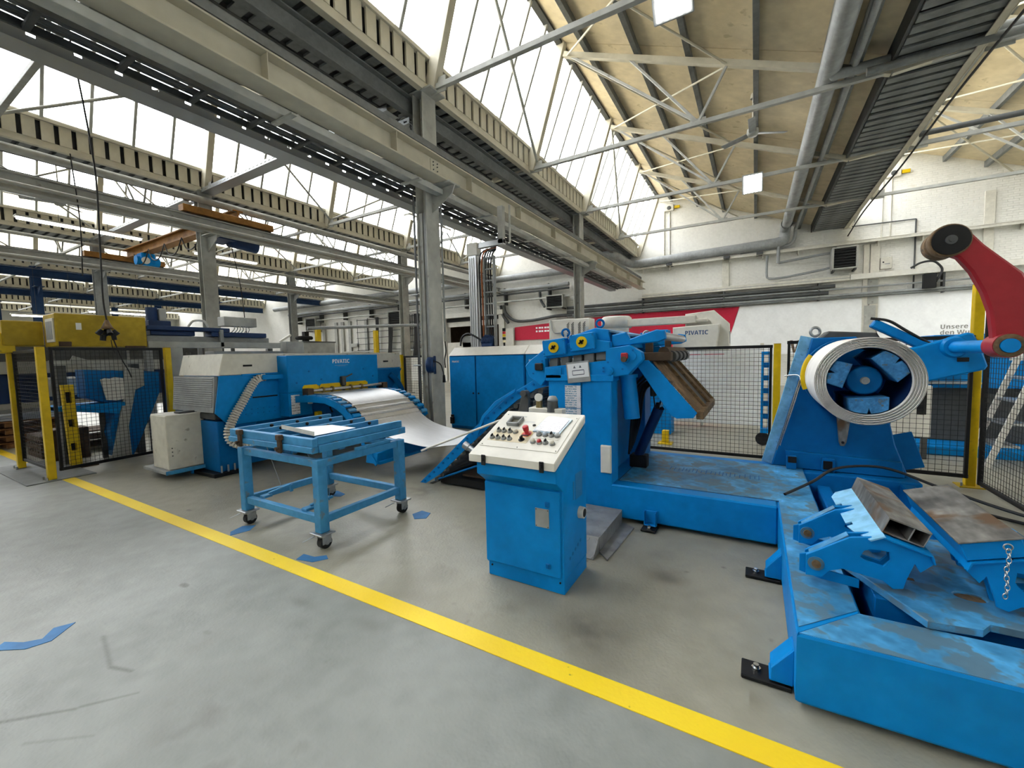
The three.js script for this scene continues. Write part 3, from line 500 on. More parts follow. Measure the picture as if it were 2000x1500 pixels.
// ---------------------------------------------------------------- coil line: base frame, straightener, decoiler, coil cradles
{
  const t = thing('coil_line_base', 'long blue steel base frame on the floor carrying the straightener and the decoiler', 'machine base', [0, 0, -3.6]);
  const y0 = .035, y1 = .33;
  obj('cross_bed', [bx(-1.7, .165, y0, y1, -5.05, -3.6, .012)], M.blue, t);
  obj('panel_gap', bx(-1.075, .2, y1 - .004, y1 + .0015, -4.915, -3.735, 0), M.navy, t); obj('cover_panel', bx(-1.065, .19, y1 - .004, y1 + .005, -4.905, -3.745, .002), M.blueWorn, t); for (let k = 0; k < 22; k++) obj('tread_mark', bx(-.72 + k * .036 + .01 * Math.sin(k * 7), -.712 + k * .036 + .01 * Math.sin(k * 7), y1 + .004, y1 + .0058, -4.42 + .02 * (k % 3), -4.3 + .02 * (k % 2), 0), M.blueDark, t);
  obj('side_beam', [py([[.165, -1.995], [.42, -2.28], [.42, -5.05], [.165, -5.05]], y0, y1, .01)], M.blue, t);
  obj('side_beam_top', py([[.175, -2.05], [.41, -2.3], [.41, -5.0], [.175, -5.0]], y1 - .002, y1 + .003, 0), M.blueWorn, t);
  obj('front_beam', [py([[.165, -1.995], [2.5, -2.06], [2.5, -2.34], [.42, -2.28]], y0, y1, .01)], M.blue, t);
  obj('front_beam_top', py([[.175, -2.005], [2.49, -2.07], [2.49, -2.33], [.41, -2.275]], y1 - .002, y1 + .003, 0), M.blueWorn, t);
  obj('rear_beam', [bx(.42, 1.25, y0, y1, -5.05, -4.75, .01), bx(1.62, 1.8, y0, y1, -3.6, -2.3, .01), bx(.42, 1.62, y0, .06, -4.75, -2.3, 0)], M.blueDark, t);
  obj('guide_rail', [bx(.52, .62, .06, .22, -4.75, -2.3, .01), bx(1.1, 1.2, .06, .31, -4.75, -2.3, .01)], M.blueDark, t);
  for (const [x, z, d] of [[-.75, -3.6, 'z'], [.165, -2.14, 'x'], [.165, -3.12, 'x']]) {   // levelling feet bolted to the side
    const f = obj('levelling_foot', d === 'z'
      ? [bx(x - .05, x + .05, .012, .15, z + .008, z + .016), bx(x - .05, x - .042, .03, .15, z, z + .06), bx(x + .042, x + .05, .03, .15, z, z + .06), bx(x - .05, x + .05, .03, .04, z, z + .06)]
      : [pz([[x, .035], [x - .085, .035], [x - .085, .09], [x, .2]], z - .055, z - .047), pz([[x, .035], [x - .085, .035], [x - .085, .09], [x, .2]], z + .047, z + .055), bx(x - .09, x, .03, .042, z - .055, z + .055), bar([x - .083, .09, z], [x, .2, z], .1, .008)], M.blue, t);
    obj('foot_plate', d === 'z' ? bx(x - .06, x + .06, .002, .022, z + .0, z + .13) : bx(x - .2, x - .005, .002, .022, z - .06, z + .06), M.black, f);
    const [bx0, bz0] = d === 'z' ? [x, z + .09] : [x - .14, z];
    obj('bolt', [rod([bx0, .02, bz0], [bx0, .05, bz0], .012, .012, 10), rod([bx0, .022, bz0], [bx0, .036, bz0], .02, .02, 6)], M.chrome, f);
  }
  // coil car: worn plate across the beams
  const car = thing('coil_car', 'worn blue steel plate of the coil car under the two coil cradles', 'coil car', [1.1, .33, -2.8]);
  obj('plate', py([[.40, -2.74], [.63, -2.27], [.8, -2.3], [.84, -2.36], [1.5, -2.36], [1.5, -3.35], [.40, -3.2]], .336, .372, .004, [ring2(.85, -2.58, .055, 20, .04), ring2(1.2, -2.9, .055, 20, .04)]), M.blueWorn, car);
  for (const [x, z] of [[.85, -2.58], [1.2, -2.9]]) obj('plate_insert', rod([x, .34, z], [x, .362, z], .05, .05, 20), M.rust, car);
  obj('slot', [bx(.47, .53, .3715, .3745, -2.62, -2.595, .001), bx(.62, .68, .3715, .3745, -2.66, -2.635, .001), bx(.76, .83, .3715, .3745, -2.95, -2.91, .001)], M.rust, car);
  obj('under_rib', [bx(.5, 1.5, .23, .335, -2.5, -2.46, .004), bx(.5, .54, .23, .335, -3.2, -2.5, .004)], M.blueDark, car);
}
function cradle(name, flip, label) {
  const mx = 1.495, P = (p) => flip ? p.map(([x, y]) => [mx - x, y]).reverse() : p, X = (x) => flip ? mx - x : x;
  const t = thing(name, label, 'coil cradle', [X(.55), .372, -2.8]);
  const prof = [[.235, .372], [.235, .475], [.4, .595], [.52, .622], [.69, .57], [.7, .535], [.655, .485], [.635, .52], [.61, .44], [.6, .395], [.565, .385], [.53, .415], [.38, .437], [.33, .415], [.3, .375]];
  const holeP = [[.44, .51], [.455, .545], [.48, .56], [.55, .56], [.555, .515], [.53, .48], [.46, .495]];
  for (const z of [-2.48, -2.88]) {
    const s = obj('side_plate', pz(P(prof), z - .009, z + .009, .002, [P(holeP)]), M.blue, t);
    obj('inner_plate', pz(P(prof), z - .068, z - .052, .002, [P(holeP)]), M.blue, t); obj('arm_strap', bar([X(.25), .478, z - .03], [X(.4), .6, z - .03], .05, .006, .001), M.blueWorn, t);
    obj('pin', [rod([X(.275), .44, z - .05], [X(.275), .44, z + .024], .019, .019, 16)], M.rust, s); obj('pin_washer', rod([X(.275), .44, z + .008], [X(.275), .44, z + .014], .034, .034, 18), M.blueWorn, s);
    obj('pivot_bracket', [pz(P([[.21, .372], [.21, .46], [.25, .475], [.3, .45], [.32, .4], [.45, .385], [.45, .34], [.3, .35]]), z - .035, z - .025, .002)], M.blue, s);
  }
  const notch = (z) => [[.412, z - .022], [.44, z - .02], [.44, z + .02], [.412, z + .022]];
  const edge = [[.53, -3.22], [.44, -3.24], [.41, -3.18], [.412, -3.08], ...notch(-3.0), [.412, -2.9], [.412, -2.78], ...notch(-2.7), [.425, -2.6], [.45, -2.52], [.47, -2.45], [.53, -2.45]].reverse();
  const wing = py((flip ? edge.map(([x, z]) => [mx - x, z]).reverse() : edge), 0, .008, .001), a = Math.atan2(.055, .1);
  const c = X(.53); wing.translate(-c, 0, 0).rotateZ(flip ? -a : a).translate(c, .63, 0);
  obj('guide_wing', wing, M.skyBlue, t);
  obj('bed_plate', [pz(P([[.52, .63], [.69, .578], [.7, .54], [.694, .538], [.684, .572], [.52, .622]]), -3.22, -2.45, .001)], M.blue, t);
  if (!flip) {                                                      // a loose length of rectangular steel tube rests on it
    const u = thing('steel_tube', 'dark rectangular steel tube with a dividing web lying on the left coil cradle', 'steel tube', [.61, .6, -2.85]);
    const o = [[.524, .636], [.67, .59], [.697, .662], [.549, .71]], lerp = (p, q, k) => [p[0] + (q[0] - p[0]) * k, p[1] + (q[1] - p[1]) * k], inn = (u0, u1) => [[u0, .1], [u1, .1], [u1, .9], [u0, .9]].map(([s, w]) => lerp(lerp(o[0], o[1], s), lerp(o[3], o[2], s), w));
    obj('tube_wall', pz(o, -3.22, -2.5, .002, [inn(.03, .6), inn(.64, .97)]), M.wornSteel, u);
  } else {
    obj('top_plate', pz(P([[.52, .636], [.7, .578], [.725, .65], [.545, .708]]), -3.22, -2.46, .004), M.blue, t);
    obj('wear_plate', pz(P([[.541, .71], [.731, .649], [.733, .657], [.544, .718]]), -3.23, -2.45, .002), M.wornSteel, t);
    const ch = thing('chain', 'short steel chain hanging down the front of the right coil cradle', 'chain', [.91, .45, -2.44]);
    for (let k = 0; k < 11; k++) { const g = new THREE.TorusGeometry(.0095, .0028, 6, 14); g.scale(.75, 1.25, 1); if (k % 2) g.rotateY(Math.PI / 2); obj('link', g.translate(.905 + .003 * Math.sin(k), .655 - k * .019, -2.436), M.chrome, ch); }
    obj('hook', new THREE.TorusGeometry(.013, .003, 6, 16).translate(.905, .672, -2.44), M.zinc, ch);
  }
}
cradle('coil_cradle', false, 'left tilted blue coil cradle holding a dark rectangular steel tube');
cradle('coil_cradle', true, 'right tilted blue coil cradle with a bare worn steel top plate and a chain');

// straightener
{
  const t = thing('straightener', 'blue sheet straightener head on a column with yellow round covers and a rusty drop table', 'straightener', [-1.35, .33, -4.25]);
  obj('front_column', [bx(-1.365, -1.09, .05, 1.275, -3.8, -3.598, .008)], M.blue, t);
  obj('left_column', [bx(-1.70, -1.37, .33, 1.275, -3.8, -3.602, .008)], M.blue, t);
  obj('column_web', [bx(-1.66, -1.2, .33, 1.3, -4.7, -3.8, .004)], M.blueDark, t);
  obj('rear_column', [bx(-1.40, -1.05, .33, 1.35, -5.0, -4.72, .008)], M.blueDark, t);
  obj('support_bar', [bx(-1.72, -1.07, 1.25, 1.31, -3.8, -3.585, .004)], M.blue, t);
  obj('junction_box', bx(-1.185, -1.09, .43, .68, -3.6, -3.575, .004), M.offWhite, t); obj('box_cover', bx(-1.18, -1.095, .435, .675, -3.578, -3.57, .003), M.white, t);
  // side plates of the head, slightly inclined
  const side = [[-1.95, 1.39], [-1.9, 1.28], [-1.78, 1.2], [-1.72, 1.27], [-1.2, 1.27], [-.94, 1.31], [-.82, 1.44], [-.83, 1.5], [-.93, 1.565], [-1.1, 1.545], [-1.1, 1.6], [-1.3, 1.64], [-1.74, 1.55], [-1.89, 1.45]];
  const win = [[-1.73, 1.38], [-1.73, 1.455], [-1.14, 1.515], [-1.14, 1.435]];
  obj('side_plate', pz(side, -3.7, -3.6, .006, [win]), M.blue, t);
  obj('side_plate', pz(side, -4.95, -4.85, .006), M.blue, t);
  obj('upper_frame', [pz([[-1.55, 1.6], [-1.5, 1.66], [-1.26, 1.73], [-1.14, 1.71], [-1.1, 1.55], [-1.4, 1.5]], -4.9, -3.66, .006)], M.blue, t);
  obj('top_cover', pz([[-1.52, 1.665], [-1.26, 1.735], [-.98, 1.67], [-.98, 1.65], [-1.26, 1.715], [-1.52, 1.645]], -4.88, -3.7, .003), M.blueWorn, t);
  obj('bearing_block', [bx(-1.7, -1.62, 1.37, 1.47, -3.72, -3.64), bx(-1.58, -1.5, 1.385, 1.485, -3.72, -3.63), bx(-1.46, -1.38, 1.4, 1.495, -3.72, -3.64), bx(-1.35, -1.26, 1.42, 1.505, -3.72, -3.63), bx(-1.24, -1.15, 1.44, 1.515, -3.72, -3.64)], M.midGrey, t);
  for (let k = 0; k < 7; k++) obj('leveller_roll', rod([-1.7 + k * .1, 1.4 + (k % 2) * .09 + k * .009, -4.86], [-1.7 + k * .1, 1.4 + (k % 2) * .09 + k * .009, -3.69], .04, .04, 16), M.steel, t);
  for (const [x, y, a] of [[-1.62, 1.565, .1], [-1.345, 1.605, .1]]) {
    const b = obj('adjuster_box', [bx(-.115, .115, -.075, .075, -.1, 0, .006).rotateZ(a).translate(x, y, -3.56)], M.blue, t);
    obj('round_cover', rod([x, y, -3.56], [x, y, -3.55], .05, .05, 28), M.yellow, b);
    obj('indicator', [bx(-.028, .028, -.008, .008, 0, .012, .002).rotateZ(.6).translate(x, y, -3.55), bx(-.008, .008, -.02, .02, 0, .012, .002).rotateZ(.6).translate(x, y, -3.55), rod([x, y, -3.551], [x, y, -3.538], .012, .012, 12)], M.black, b);
    for (const [i, j] of [[-.1, -.06], [.1, -.06], [-.1, .06], [.1, .06]]) obj('bolt', rod([x + i, y + j, -3.562], [x + i, y + j, -3.554], .007, .007, 6), M.blueDark, b);
  }
  obj('tie_plate', [bx(-1.73, -1.56, 1.275, 1.375, -3.6, -3.585, .004), bx(-1.53, -1.5, 1.275, 1.38, -3.6, -3.588, .004)], M.blue, t);
  const sg = obj('safety_sign', bx(-.11, .11, -.095, .095, 0, .008, .002).rotateZ(.1).translate(-1.39, 1.335, -3.585), M.steelGrey, t);
  const sp = new THREE.MeshStandardMaterial({ map: tex(256, .26, (u, v) => { const X = u * 26, Y = v * 26, ln = (Math.abs(Y - 8) < .35 || Math.abs(Y - 12) < .35) && X > 6 && X < 20 || (Math.abs(X - 6) < .3 || Math.abs(X - 20) < .3) && Y > 8 && Y < 12; const tri = (cx) => Math.abs(X - cx) < (16.6 - Y) * .6 && Y > 14.2 && Y < 16.6; return ln || tri(9) || tri(16) ? [70, 78, 90] : [214, 217, 220]; }), roughness: .5 });
  { const g = new THREE.PlaneGeometry(.2, .13); for (let i = 0; i < 4; i++) { g.attributes.uv.setXY(i, g.attributes.position.getX(i) * 1.25 + .13, g.attributes.position.getY(i) + .12); } g.rotateZ(.1).translate(-1.39, 1.35, -3.576); obj('sign_print', g, sp, sg, true); }
  for (const [x, y] of [[-1.86, 1.32], [-1.62, 1.3], [-1.2, 1.3], [-1.16, 1.34], [-1.16, 1.37], [-1.1, 1.33], [-.99, 1.36], [-1.76, 1.44], [-1.12, 1.42], [-.9, 1.52]]) obj('bolt', rod([x, y, -3.6], [x, y, -3.594], .009, .009, 8), M.blueDark, t);
  obj('cable_gland', bx(-1.83, -1.75, 1.35, 1.42, -3.6, -3.57, .008), M.black, t);
  obj('flange', [rod([-1.1, 1.345, -3.6], [-1.1, 1.345, -3.575], .035, .035, 20), rod([-1.1, 1.345, -3.575], [-1.1, 1.345, -3.565], .018, .018, 14)], M.blue, t);
  obj('shaft_end', [rod([-.97, 1.46, -3.6], [-.97, 1.46, -3.58], .045, .045, 20), rod([-.905, 1.47, -3.6], [-.905, 1.47, -3.59], .035, .035, 20)], M.blue, t);
  obj('red_connector', bx(-.99, -.935, 1.445, 1.5, -3.58, -3.535, .008), M.red, t); obj('connector_nut', rod([-.962, 1.445, -3.55], [-.962, 1.445, -3.53], .025, .025, 14), M.brown, t);
  for (const x of [-1.62, -1.27]) obj('lifting_eye', [new THREE.TorusGeometry(.035, .011, 10, 22).rotateY(.5).translate(x, x < -1.5 ? 1.71 : 1.78, -3.85)], M.blueDark, t);
  obj('lifting_eye', [new THREE.TorusGeometry(.035, .01, 10, 22).rotateY(.2).translate(-1.05, 1.7, -4.8)], M.zinc, t);
  obj('air_fitting', [rod([-1.56, 1.64, -3.7], [-1.56, 1.72, -3.7], .014, .01, 10), rod([-1.35, 1.69, -3.7], [-1.35, 1.75, -3.7], .018, .018, 10)], M.zinc, t);
  // entry: pinch roll arms and the drop table
  obj('roll_arm', pz([[-1.1, 1.55], [-1.1, 1.66], [-.98, 1.68], [-.94, 1.62], [-.72, 1.69], [-.655, 1.68], [-.645, 1.61], [-.7, 1.585], [-.86, 1.575]], -3.72, -3.66, .008), M.blue, t);
  obj('roll_arm', pz([[-1.1, 1.55], [-1.1, 1.66], [-.98, 1.68], [-.94, 1.62], [-.72, 1.69], [-.655, 1.68], [-.645, 1.61], [-.7, 1.585], [-.86, 1.575]], -4.9, -4.84, .008), M.blue, t);
  obj('entry_roll', [rod([-.685, 1.635, -4.84], [-.685, 1.635, -3.72], .036, .036, 20)], M.steel, t);
  obj('entry_frame', [bx(-.9, -.62, 1.42, 1.5, -4.8, -3.75, .008), bx(-.84, -.78, 1.5, 1.62, -4.75, -4.7), bx(-.84, -.78, 1.5, 1.6, -3.84, -3.78), rod([-.68, 1.5, -4.8], [-.68, 1.5, -3.76], .045, .045, 16)], M.brown, t);
  obj('guide_roller', Array.from({ length: 4 }, (_, k) => rod([-.64, 1.46, -4.7 + k * .24], [-.64, 1.46, -4.58 + k * .24], .05, .05, 16)), M.darkGrey, t).userData.kind = 'stuff';
  const tb = obj('drop_table_arm', pz([[-.9, 1.38], [-.84, 1.43], [-.8, 1.43], [-.41, .985], [-.44, .94], [-.57, .93], [-.62, .96]], -3.76, -3.74, .004), M.blue, t);
  obj('drop_table_arm', pz([[-.9, 1.38], [-.84, 1.43], [-.8, 1.43], [-.41, .985], [-.44, .94], [-.57, .93], [-.62, .96]], -4.86, -4.84, .004), M.blue, t);
  const a0 = [-.79, 1.43], a1 = [-.395, .975], dx = .76, dy = .65;
  for (let k = 0; k < 3; k++) { const z = -3.87 - k * .36; obj('table_slat', bar([a0[0] + .01, a0[1], z - .08], [a1[0], a1[1], z - .08], .335, .02, .003, V(dx, dy, 0).applyAxisAngle(V(0, 0, 1), 0)), [M.rust, M.darkGrey, M.rust][k], t); obj('table_rib', bar([a0[0] + .02, a0[1] + .012, z - .262], [a1[0] + .01, a1[1] + .012, z - .262], .022, .04, .002), M.rust, t); }
  obj('table_end', [bx(-.42, -.36, .93, 1.0, -4.84, -3.76, .006).translate(0, 0, 0)], M.rust, t);
  // table cylinder, hoses and the round motor
  obj('cylinder', rod([-1.02, .45, -4.3], [-.79, .97, -4.15], .048, .048, 20), M.navy, t);
  obj('piston_rod', rod([-.79, .97, -4.15], [-.66, 1.24, -4.06], .02, .02, 14), M.chrome, t);
  obj('cylinder_mount', [bx(-1.1, -.93, .33, .46, -4.36, -4.24, .01)], M.black, t);
  obj('motor', [rod([-1.0, 1.275, -3.82], [-.965, .9, -3.82], .07, .07, 24), rod([-1.0, 1.3, -3.82], [-.998, 1.27, -3.82], .085, .085, 24)], M.blue, t);
  for (let k = 0; k < 5; k++) obj('hose', tube([[-1.12, .45 + .02 * k, -4.3 - .05 * k], [-1.08 + .02 * k, .8, -4.25], [-1.04 + .03 * k, 1.15, -4.2], [-.93 + .03 * k, 1.28 - .02 * k, -4.15 - .04 * k]], .012, 30, 8), M.cable, t);
  obj('sensor', [bx(-.82, -.77, 1.1, 1.24, -3.95, -3.88, .008), rod([-.795, 1.1, -3.92], [-.79, 1.0, -3.95], .006, .006, 6)], M.black, t);
  obj('hose_end', bx(-.81, -.78, .96, 1.02, -4.13, -4.09), M.black, t);
  // documents on the column
  for (const [y, s] of [[1.1, 'upper clear sleeve of printed tables on the left column of the straightener'], [.885, 'lower clear sleeve of printed tables on the left column of the straightener']]) {
    solo('document_sleeve', bx(-1.53, -1.375, y - .1, y + .11, -3.603, -3.596, .002), new THREE.MeshStandardMaterial({ map: tex(256, .23, (u, v) => { const l = Math.floor(v * 22) % 2 === 0 && u > .15 && u < .85 && tileN(u, v, 30, 7, 1) > -.15; const k = l ? 150 : 205 + 18 * tileN(u, v, 4, 2, 3); return [k - (l ? 30 : 0), k, k + (l ? 20 : 4)]; }), roughness: .25 }), s, 'documents', [-1.45, y - .1, -3.6]);
  }
}
// air service unit behind the console
{
  const t = thing('air_service_unit', 'compressed air unit with a round gauge and a white filter bowl behind the console', 'air unit', [-1.62, .9, -3.3]);
  obj('manifold', [bx(-1.75, -1.42, .98, 1.03, -3.36, -3.28, .006)], M.offWhite, t);
  obj('regulator', [rod([-1.66, 1.02, -3.32], [-1.66, 1.1, -3.32], .032, .028, 18)], M.brass, t);
  obj('gauge', [rod([-1.655, 1.12, -3.31], [-1.65, 1.125, -3.28], .035, .035, 22)], M.white, t);
  obj('filter', [rod([-1.53, 1.0, -3.32], [-1.53, 1.09, -3.32], .055, .045, 20)], M.darkGrey, t);
  obj('filter_cap', [lathe([[0, .05], [.03, .045], [.045, .02], [.048, 0], [0, 0]], 20).translate(-1.53, 1.09, -3.32)], M.steelGrey, t);
  obj('mount_pole', [bx(-1.66, -1.6, 0, .99, -3.36, -3.3, .004)], M.blueDark, t);
  const k = thing('pedestal_clamp', 'dark grey clamp bracket standing just left of the compressed air unit', 'clamp', [-1.93, .9, -3.5]);
  obj('jaw', [pz([[-1.98, .9], [-1.93, 1.1], [-1.9, 1.16], [-1.86, 1.14], [-1.85, 1.05], [-1.86, .9]], -3.52, -3.47, .004), rod([-1.9, 1.13, -3.54], [-1.88, 1.14, -3.42], .03, .03, 16)], M.darkGrey, k);
  obj('post', bx(-1.95, -1.88, 0, .92, -3.52, -3.46, .004), M.darkGrey, k);
}
// checker plate step between console and straightener
{
  const bump = tex(512, .16, (u, v) => { let h = 0; for (const [cx, cy, s] of [[.25, .25, 1], [.75, .75, 1], [.75, .25, -1], [.25, .75, -1]]) { const a = (u - cx), b = (v - cy), p = (a + s * b) * .707, q = (a - s * b) * .707; h = Math.max(h, 1 - ((p / .17) ** 2 + (q / .05) ** 2)); } const k = 40 + 200 * sm(0, .6, h); return [k, k, k]; }, false);
  const m = new THREE.MeshStandardMaterial({ map: tex(256, .7, (u, v) => { const k = 150 + 50 * tileN(u, v, 5, 4, 4); return [k, k, k - 3]; }), roughness: .38, metalness: .35, bumpMap: bump, bumpScale: .004 });
  solo('checker_plate_step', [px([[-3.58, 0], [-3.58, .12], [-2.95, .12], [-2.82, .005], [-2.82, 0]], -1.33, -.995, .002), py([[-.995, -3.58], [-.995, -2.95], [-.9, -2.85], [-.87, -3.5]], 0, .012, .001), px([[-3.55, 0], [-2.95, 0], [-2.95, .12], [-3.55, .12]], -.998, -.99, 0)], m, 'checker plate ramp over the cables right behind the console', 'ramp', [-1.15, 0, -3.2]);
}
// decoiler
{
  const t = thing('decoiler', 'blue decoiler with an open expanding mandrel and a red hold-down arm', 'decoiler', [.7, .33, -5]);
  const cx = .73, cy = 1.245;
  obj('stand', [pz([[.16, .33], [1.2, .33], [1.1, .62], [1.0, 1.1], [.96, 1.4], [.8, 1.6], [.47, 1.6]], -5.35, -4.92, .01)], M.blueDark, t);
  obj('stand_flange', [bar([.15, .33, -4.99], [.46, 1.61, -4.99], .16, .02, .004, V(0, 0, 1))], M.skyBlue, t);
  obj('stand_flange', [bar([1.2, .36, -5.08], [1.1, .68, -5.08], .3, .014, .004, V(0, 0, 1))], M.blueDark, t);
  obj('skirt', [pz([[.3, .335], [1.16, .335], [1.14, .47], [.27, .5]], -4.93, -4.86, .006), bx(.28, .36, .335, .46, -4.87, -4.8, .004), bx(.56, .66, .34, .46, -4.87, -4.82)], M.blueDark, t);
  obj('socket', [bx(.29, .36, .4, .46, -4.8, -4.79, .003), bx(.57, .64, .36, .44, -4.82, -4.81, .003)], M.black, t);
  obj('hydraulic_pipe', [rod([.2, .5, -4.86], [.375, 1.2, -4.86], .008, .008, 8), rod([.225, .55, -4.85], [.39, 1.2, -4.85], .008, .008, 8), tube([[.38, 1.2, -4.86], [.37, 1.24, -4.88], [.3, 1.24, -4.95], [.26, 1.23, -5]], .007, 16, 8)], M.chrome, t).userData.kind = 'stuff';
  obj('bearing_housing', [rod([cx, cy, -4.95], [cx, cy, -4.8], .34, .34, 40)], M.blueDark, t);
  obj('top_cover', [pz([[.44, 1.5], [.6, 1.66], [.95, 1.63], [1.05, 1.45], [.5, 1.4]], -5.3, -4.95, .01)], M.darkGrey, t);
  obj('lifting_eye', new THREE.TorusGeometry(.042, .013, 10, 24).rotateY(.4).translate(.5, 1.66, -5.0), M.zinc, t);
  // mandrel: shaft, hub, three expanding segments
  obj('mandrel_shaft', [rod([cx, cy, -4.8], [cx, cy, -4.32], .1, .1, 28)], M.blueDark, t);
  obj('hub', [lathe([[0, 0], [.045, 0], [.05, -.012], [.098, -.014], [.112, -.03], [.112, -.2], [0, -.2]], 36).rotateX(Math.PI / 2).translate(cx, cy, -4.12)], M.blueDark, t);
  obj('hub_bolt', [rod([cx, cy, -4.12], [cx, cy, -4.095], .03, .026, 18), rod([cx, cy, -4.1], [cx, cy, -4.088], .014, .014, 6)], M.steelGrey, t);
  for (const [a, w] of [[2.83, .21], [.72, .25], [-1.5, .26]]) {
    const ri = .125, ro = .246, h = w / 2, n = 10, arc = []; const half = Math.asin(h / ro) * .86;
    for (let i = 0; i <= n; i++) { const b = -half + 2 * half * i / n; if (i === 5) { arc.push([ro * Math.cos(b - .05), ro * Math.sin(b - .05)], [ro * .84, ro * Math.sin(b)], [ro * Math.cos(b + .05), ro * Math.sin(b + .05)]); } else arc.push([ro * Math.cos(b), ro * Math.sin(b)]); }
    const p = [[ri, -h * .93], ...arc, [ri, h * .93]].map(([x, y]) => [cx + x * Math.cos(a) - y * Math.sin(a), cy + x * Math.sin(a) + y * Math.cos(a)]);
    const s = obj('expanding_segment', pz(p, -4.74, -4.03, .006), paint(0x2f6ea0, .5, 26, .26, 0x5a5753, 256, .3, a), t);
    obj('segment_link', bar([cx + .1 * Math.cos(a), cy + .1 * Math.sin(a), -4.45], [cx + .17 * Math.cos(a), cy + .17 * Math.sin(a), -4.35], .08, .05), M.darkGrey, t);
  }
  obj('release_lever', [pz([[.66, .93], [.78, .93], [.745, .62], [.73, .585], [.7, .585], [.69, .62]], -4.9, -4.86, .005)], M.wornSteel, t); obj('lever_pin', rod([.717, .62, -4.87], [.717, .62, -4.85], .012, .012, 10), M.black, t);
  // upper guide arm behind
  obj('guide_arm', [bar([.92, 1.72, -4.98], [1.3, 1.48, -4.98], .1, .075, .01)], M.blue, t);
  obj('guide_arm_hose', tube([[.9, 1.76, -4.94], [1.02, 1.73, -4.92], [1.14, 1.64, -4.93], [1.26, 1.55, -4.94], [1.34, 1.5, -4.96]], .012, 24, 8), M.cable, t);
  // hold-down arm
  obj('arm_plate', [pz([[1.0, 1.46], [1.2, 1.5], [1.48, 1.6], [1.51, 1.59], [1.55, 1.5], [1.6, 1.33], [1.585, 1.3], [1.25, 1.2], [1.0, 1.12]], -4.84, -4.76, .012)], M.blue, t);
  obj('shaft_boss', [rod([1.4, 1.485, -4.77], [1.4, 1.485, -4.72], .09, .075, 28)], M.blue, t);
  obj('pivot_shaft', [rod([1.4, 1.485, -4.74], [1.4, 1.485, -3.9], .047, .047, 24)], M.blue, t);
  obj('slot', bx(1.42, 1.49, 1.365, 1.4, -4.762, -4.755, .002), M.black, t);
  const arm = [[1.345, 1.5], [1.335, 1.6], [1.32, 1.72], [1.285, 1.84], [1.225, 1.98], [1.16, 2.08], [1.06, 2.14], [1.04, 2.2], [1.08, 2.27], [1.16, 2.28], [1.215, 2.24], [1.28, 2.15], [1.36, 2.06], [1.46, 1.95], [1.51, 1.82], [1.52, 1.66], [1.48, 1.53], [1.46, 1.46], [1.42, 1.42], [1.37, 1.43]];
  obj('hold_down_arm', [pz(arm, -4.02, -3.94, .014), rod([1.4, 1.49, -4.06], [1.4, 1.49, -3.9], .078, .078, 28)], M.red, t);
  obj('shaft_cap', rod([1.4, 1.49, -3.9], [1.4, 1.49, -3.885], .045, .045, 24), M.blue, t); obj('cap_ring', lathe([[.048, 0], [.074, 0], [.074, .006], [.048, .006]], 28).rotateX(Math.PI / 2).translate(1.4, 1.49, -3.9), M.rust, t);
  const ro = obj('press_roller', [lathe([[0, 0], [.1, 0], [.108, .012], [.108, .06], [.095, .07], [.09, .12], [.1, .13], [.1, .2], [.09, .215], [0, .215]], 36).rotateX(-Math.PI / 2).translate(1.115, 2.2, -3.93)], M.rust, t);
  obj('roller_face', [lathe([[.02, 0], [.096, 0], [.096, .008], [.02, .008]], 32).rotateX(Math.PI / 2).translate(1.115, 2.2, -3.93)], M.black, ro);
  obj('roller_nut', [rod([1.115, 2.2, -3.94], [1.115, 2.2, -3.915], .034, .03, 16), rod([1.115, 2.2, -3.915], [1.115, 2.2, -3.905], .016, .016, 8)], M.darkGrey, ro);
  // the coil left on the mandrel
  const cmat = new THREE.MeshStandardMaterial({ map: tex(512, .66, (u, v) => { const k = 240 + 14 * tileN(u, v, 6, 5, 4); return mix([k, k - 2, k - 8], [168, 152, 124], sm(.2, .7, tileN(u, v, 4, 19, 4)) * .5); }), roughness: .5, metalness: 0 });
  const coil = thing('steel_coil', 'nearly used up ring of steel strip on the mandrel of the decoiler', 'coil', [cx, cy - .33, -4.35]);
  const wraps = []; for (let k = 0; k < 14; k++) wraps.push(lathe([[.253 + k * .0055, -.35], [.253 + k * .0055, .35 - (k % 3) * .003], [.2582 + k * .0055, .35 - (k % 3) * .003], [.2582 + k * .0055, -.35]], 64).rotateX(Math.PI / 2).translate(cx, cy, -4.36));
  obj('wraps', wraps, cmat, coil).userData.kind = 'stuff';
  obj('inner_sleeve', lathe([[.2525, -.36], [.2525, .33], [.2505, .33], [.2505, -.36]], 48).rotateX(Math.PI / 2).translate(cx, cy, -4.38), M.navy, t);
  obj('edge_band', [new THREE.TorusGeometry(.34, .024, 12, 30, .95).rotateZ(2.55).translate(cx, cy, -4.72)], M.yellow, t);
}
solo('cable', [tube([[.22, .345, -3.9], [.42, .42, -4.1], [.6, .5, -4.3], [.9, .53, -4.35], [1.2, .45, -4.2], [1.5, .4, -3.9], [1.9, .38, -3.6], [2.3, .36, -3.3]], .011, 60, 8)], M.cable, 'black cable looping over the base in front of the decoiler', 'cable', [.9, .34, -4.2]);
solo('cable', [tube([[1.35, .02, -5.6], [1.7, .02, -5.2], [2.1, .02, -4.9], [2.7, .02, -4.7]], .014, 30, 8)], M.cable, 'black cable on the floor behind the right coil cradle', 'cable', [1.9, 0, -5]);
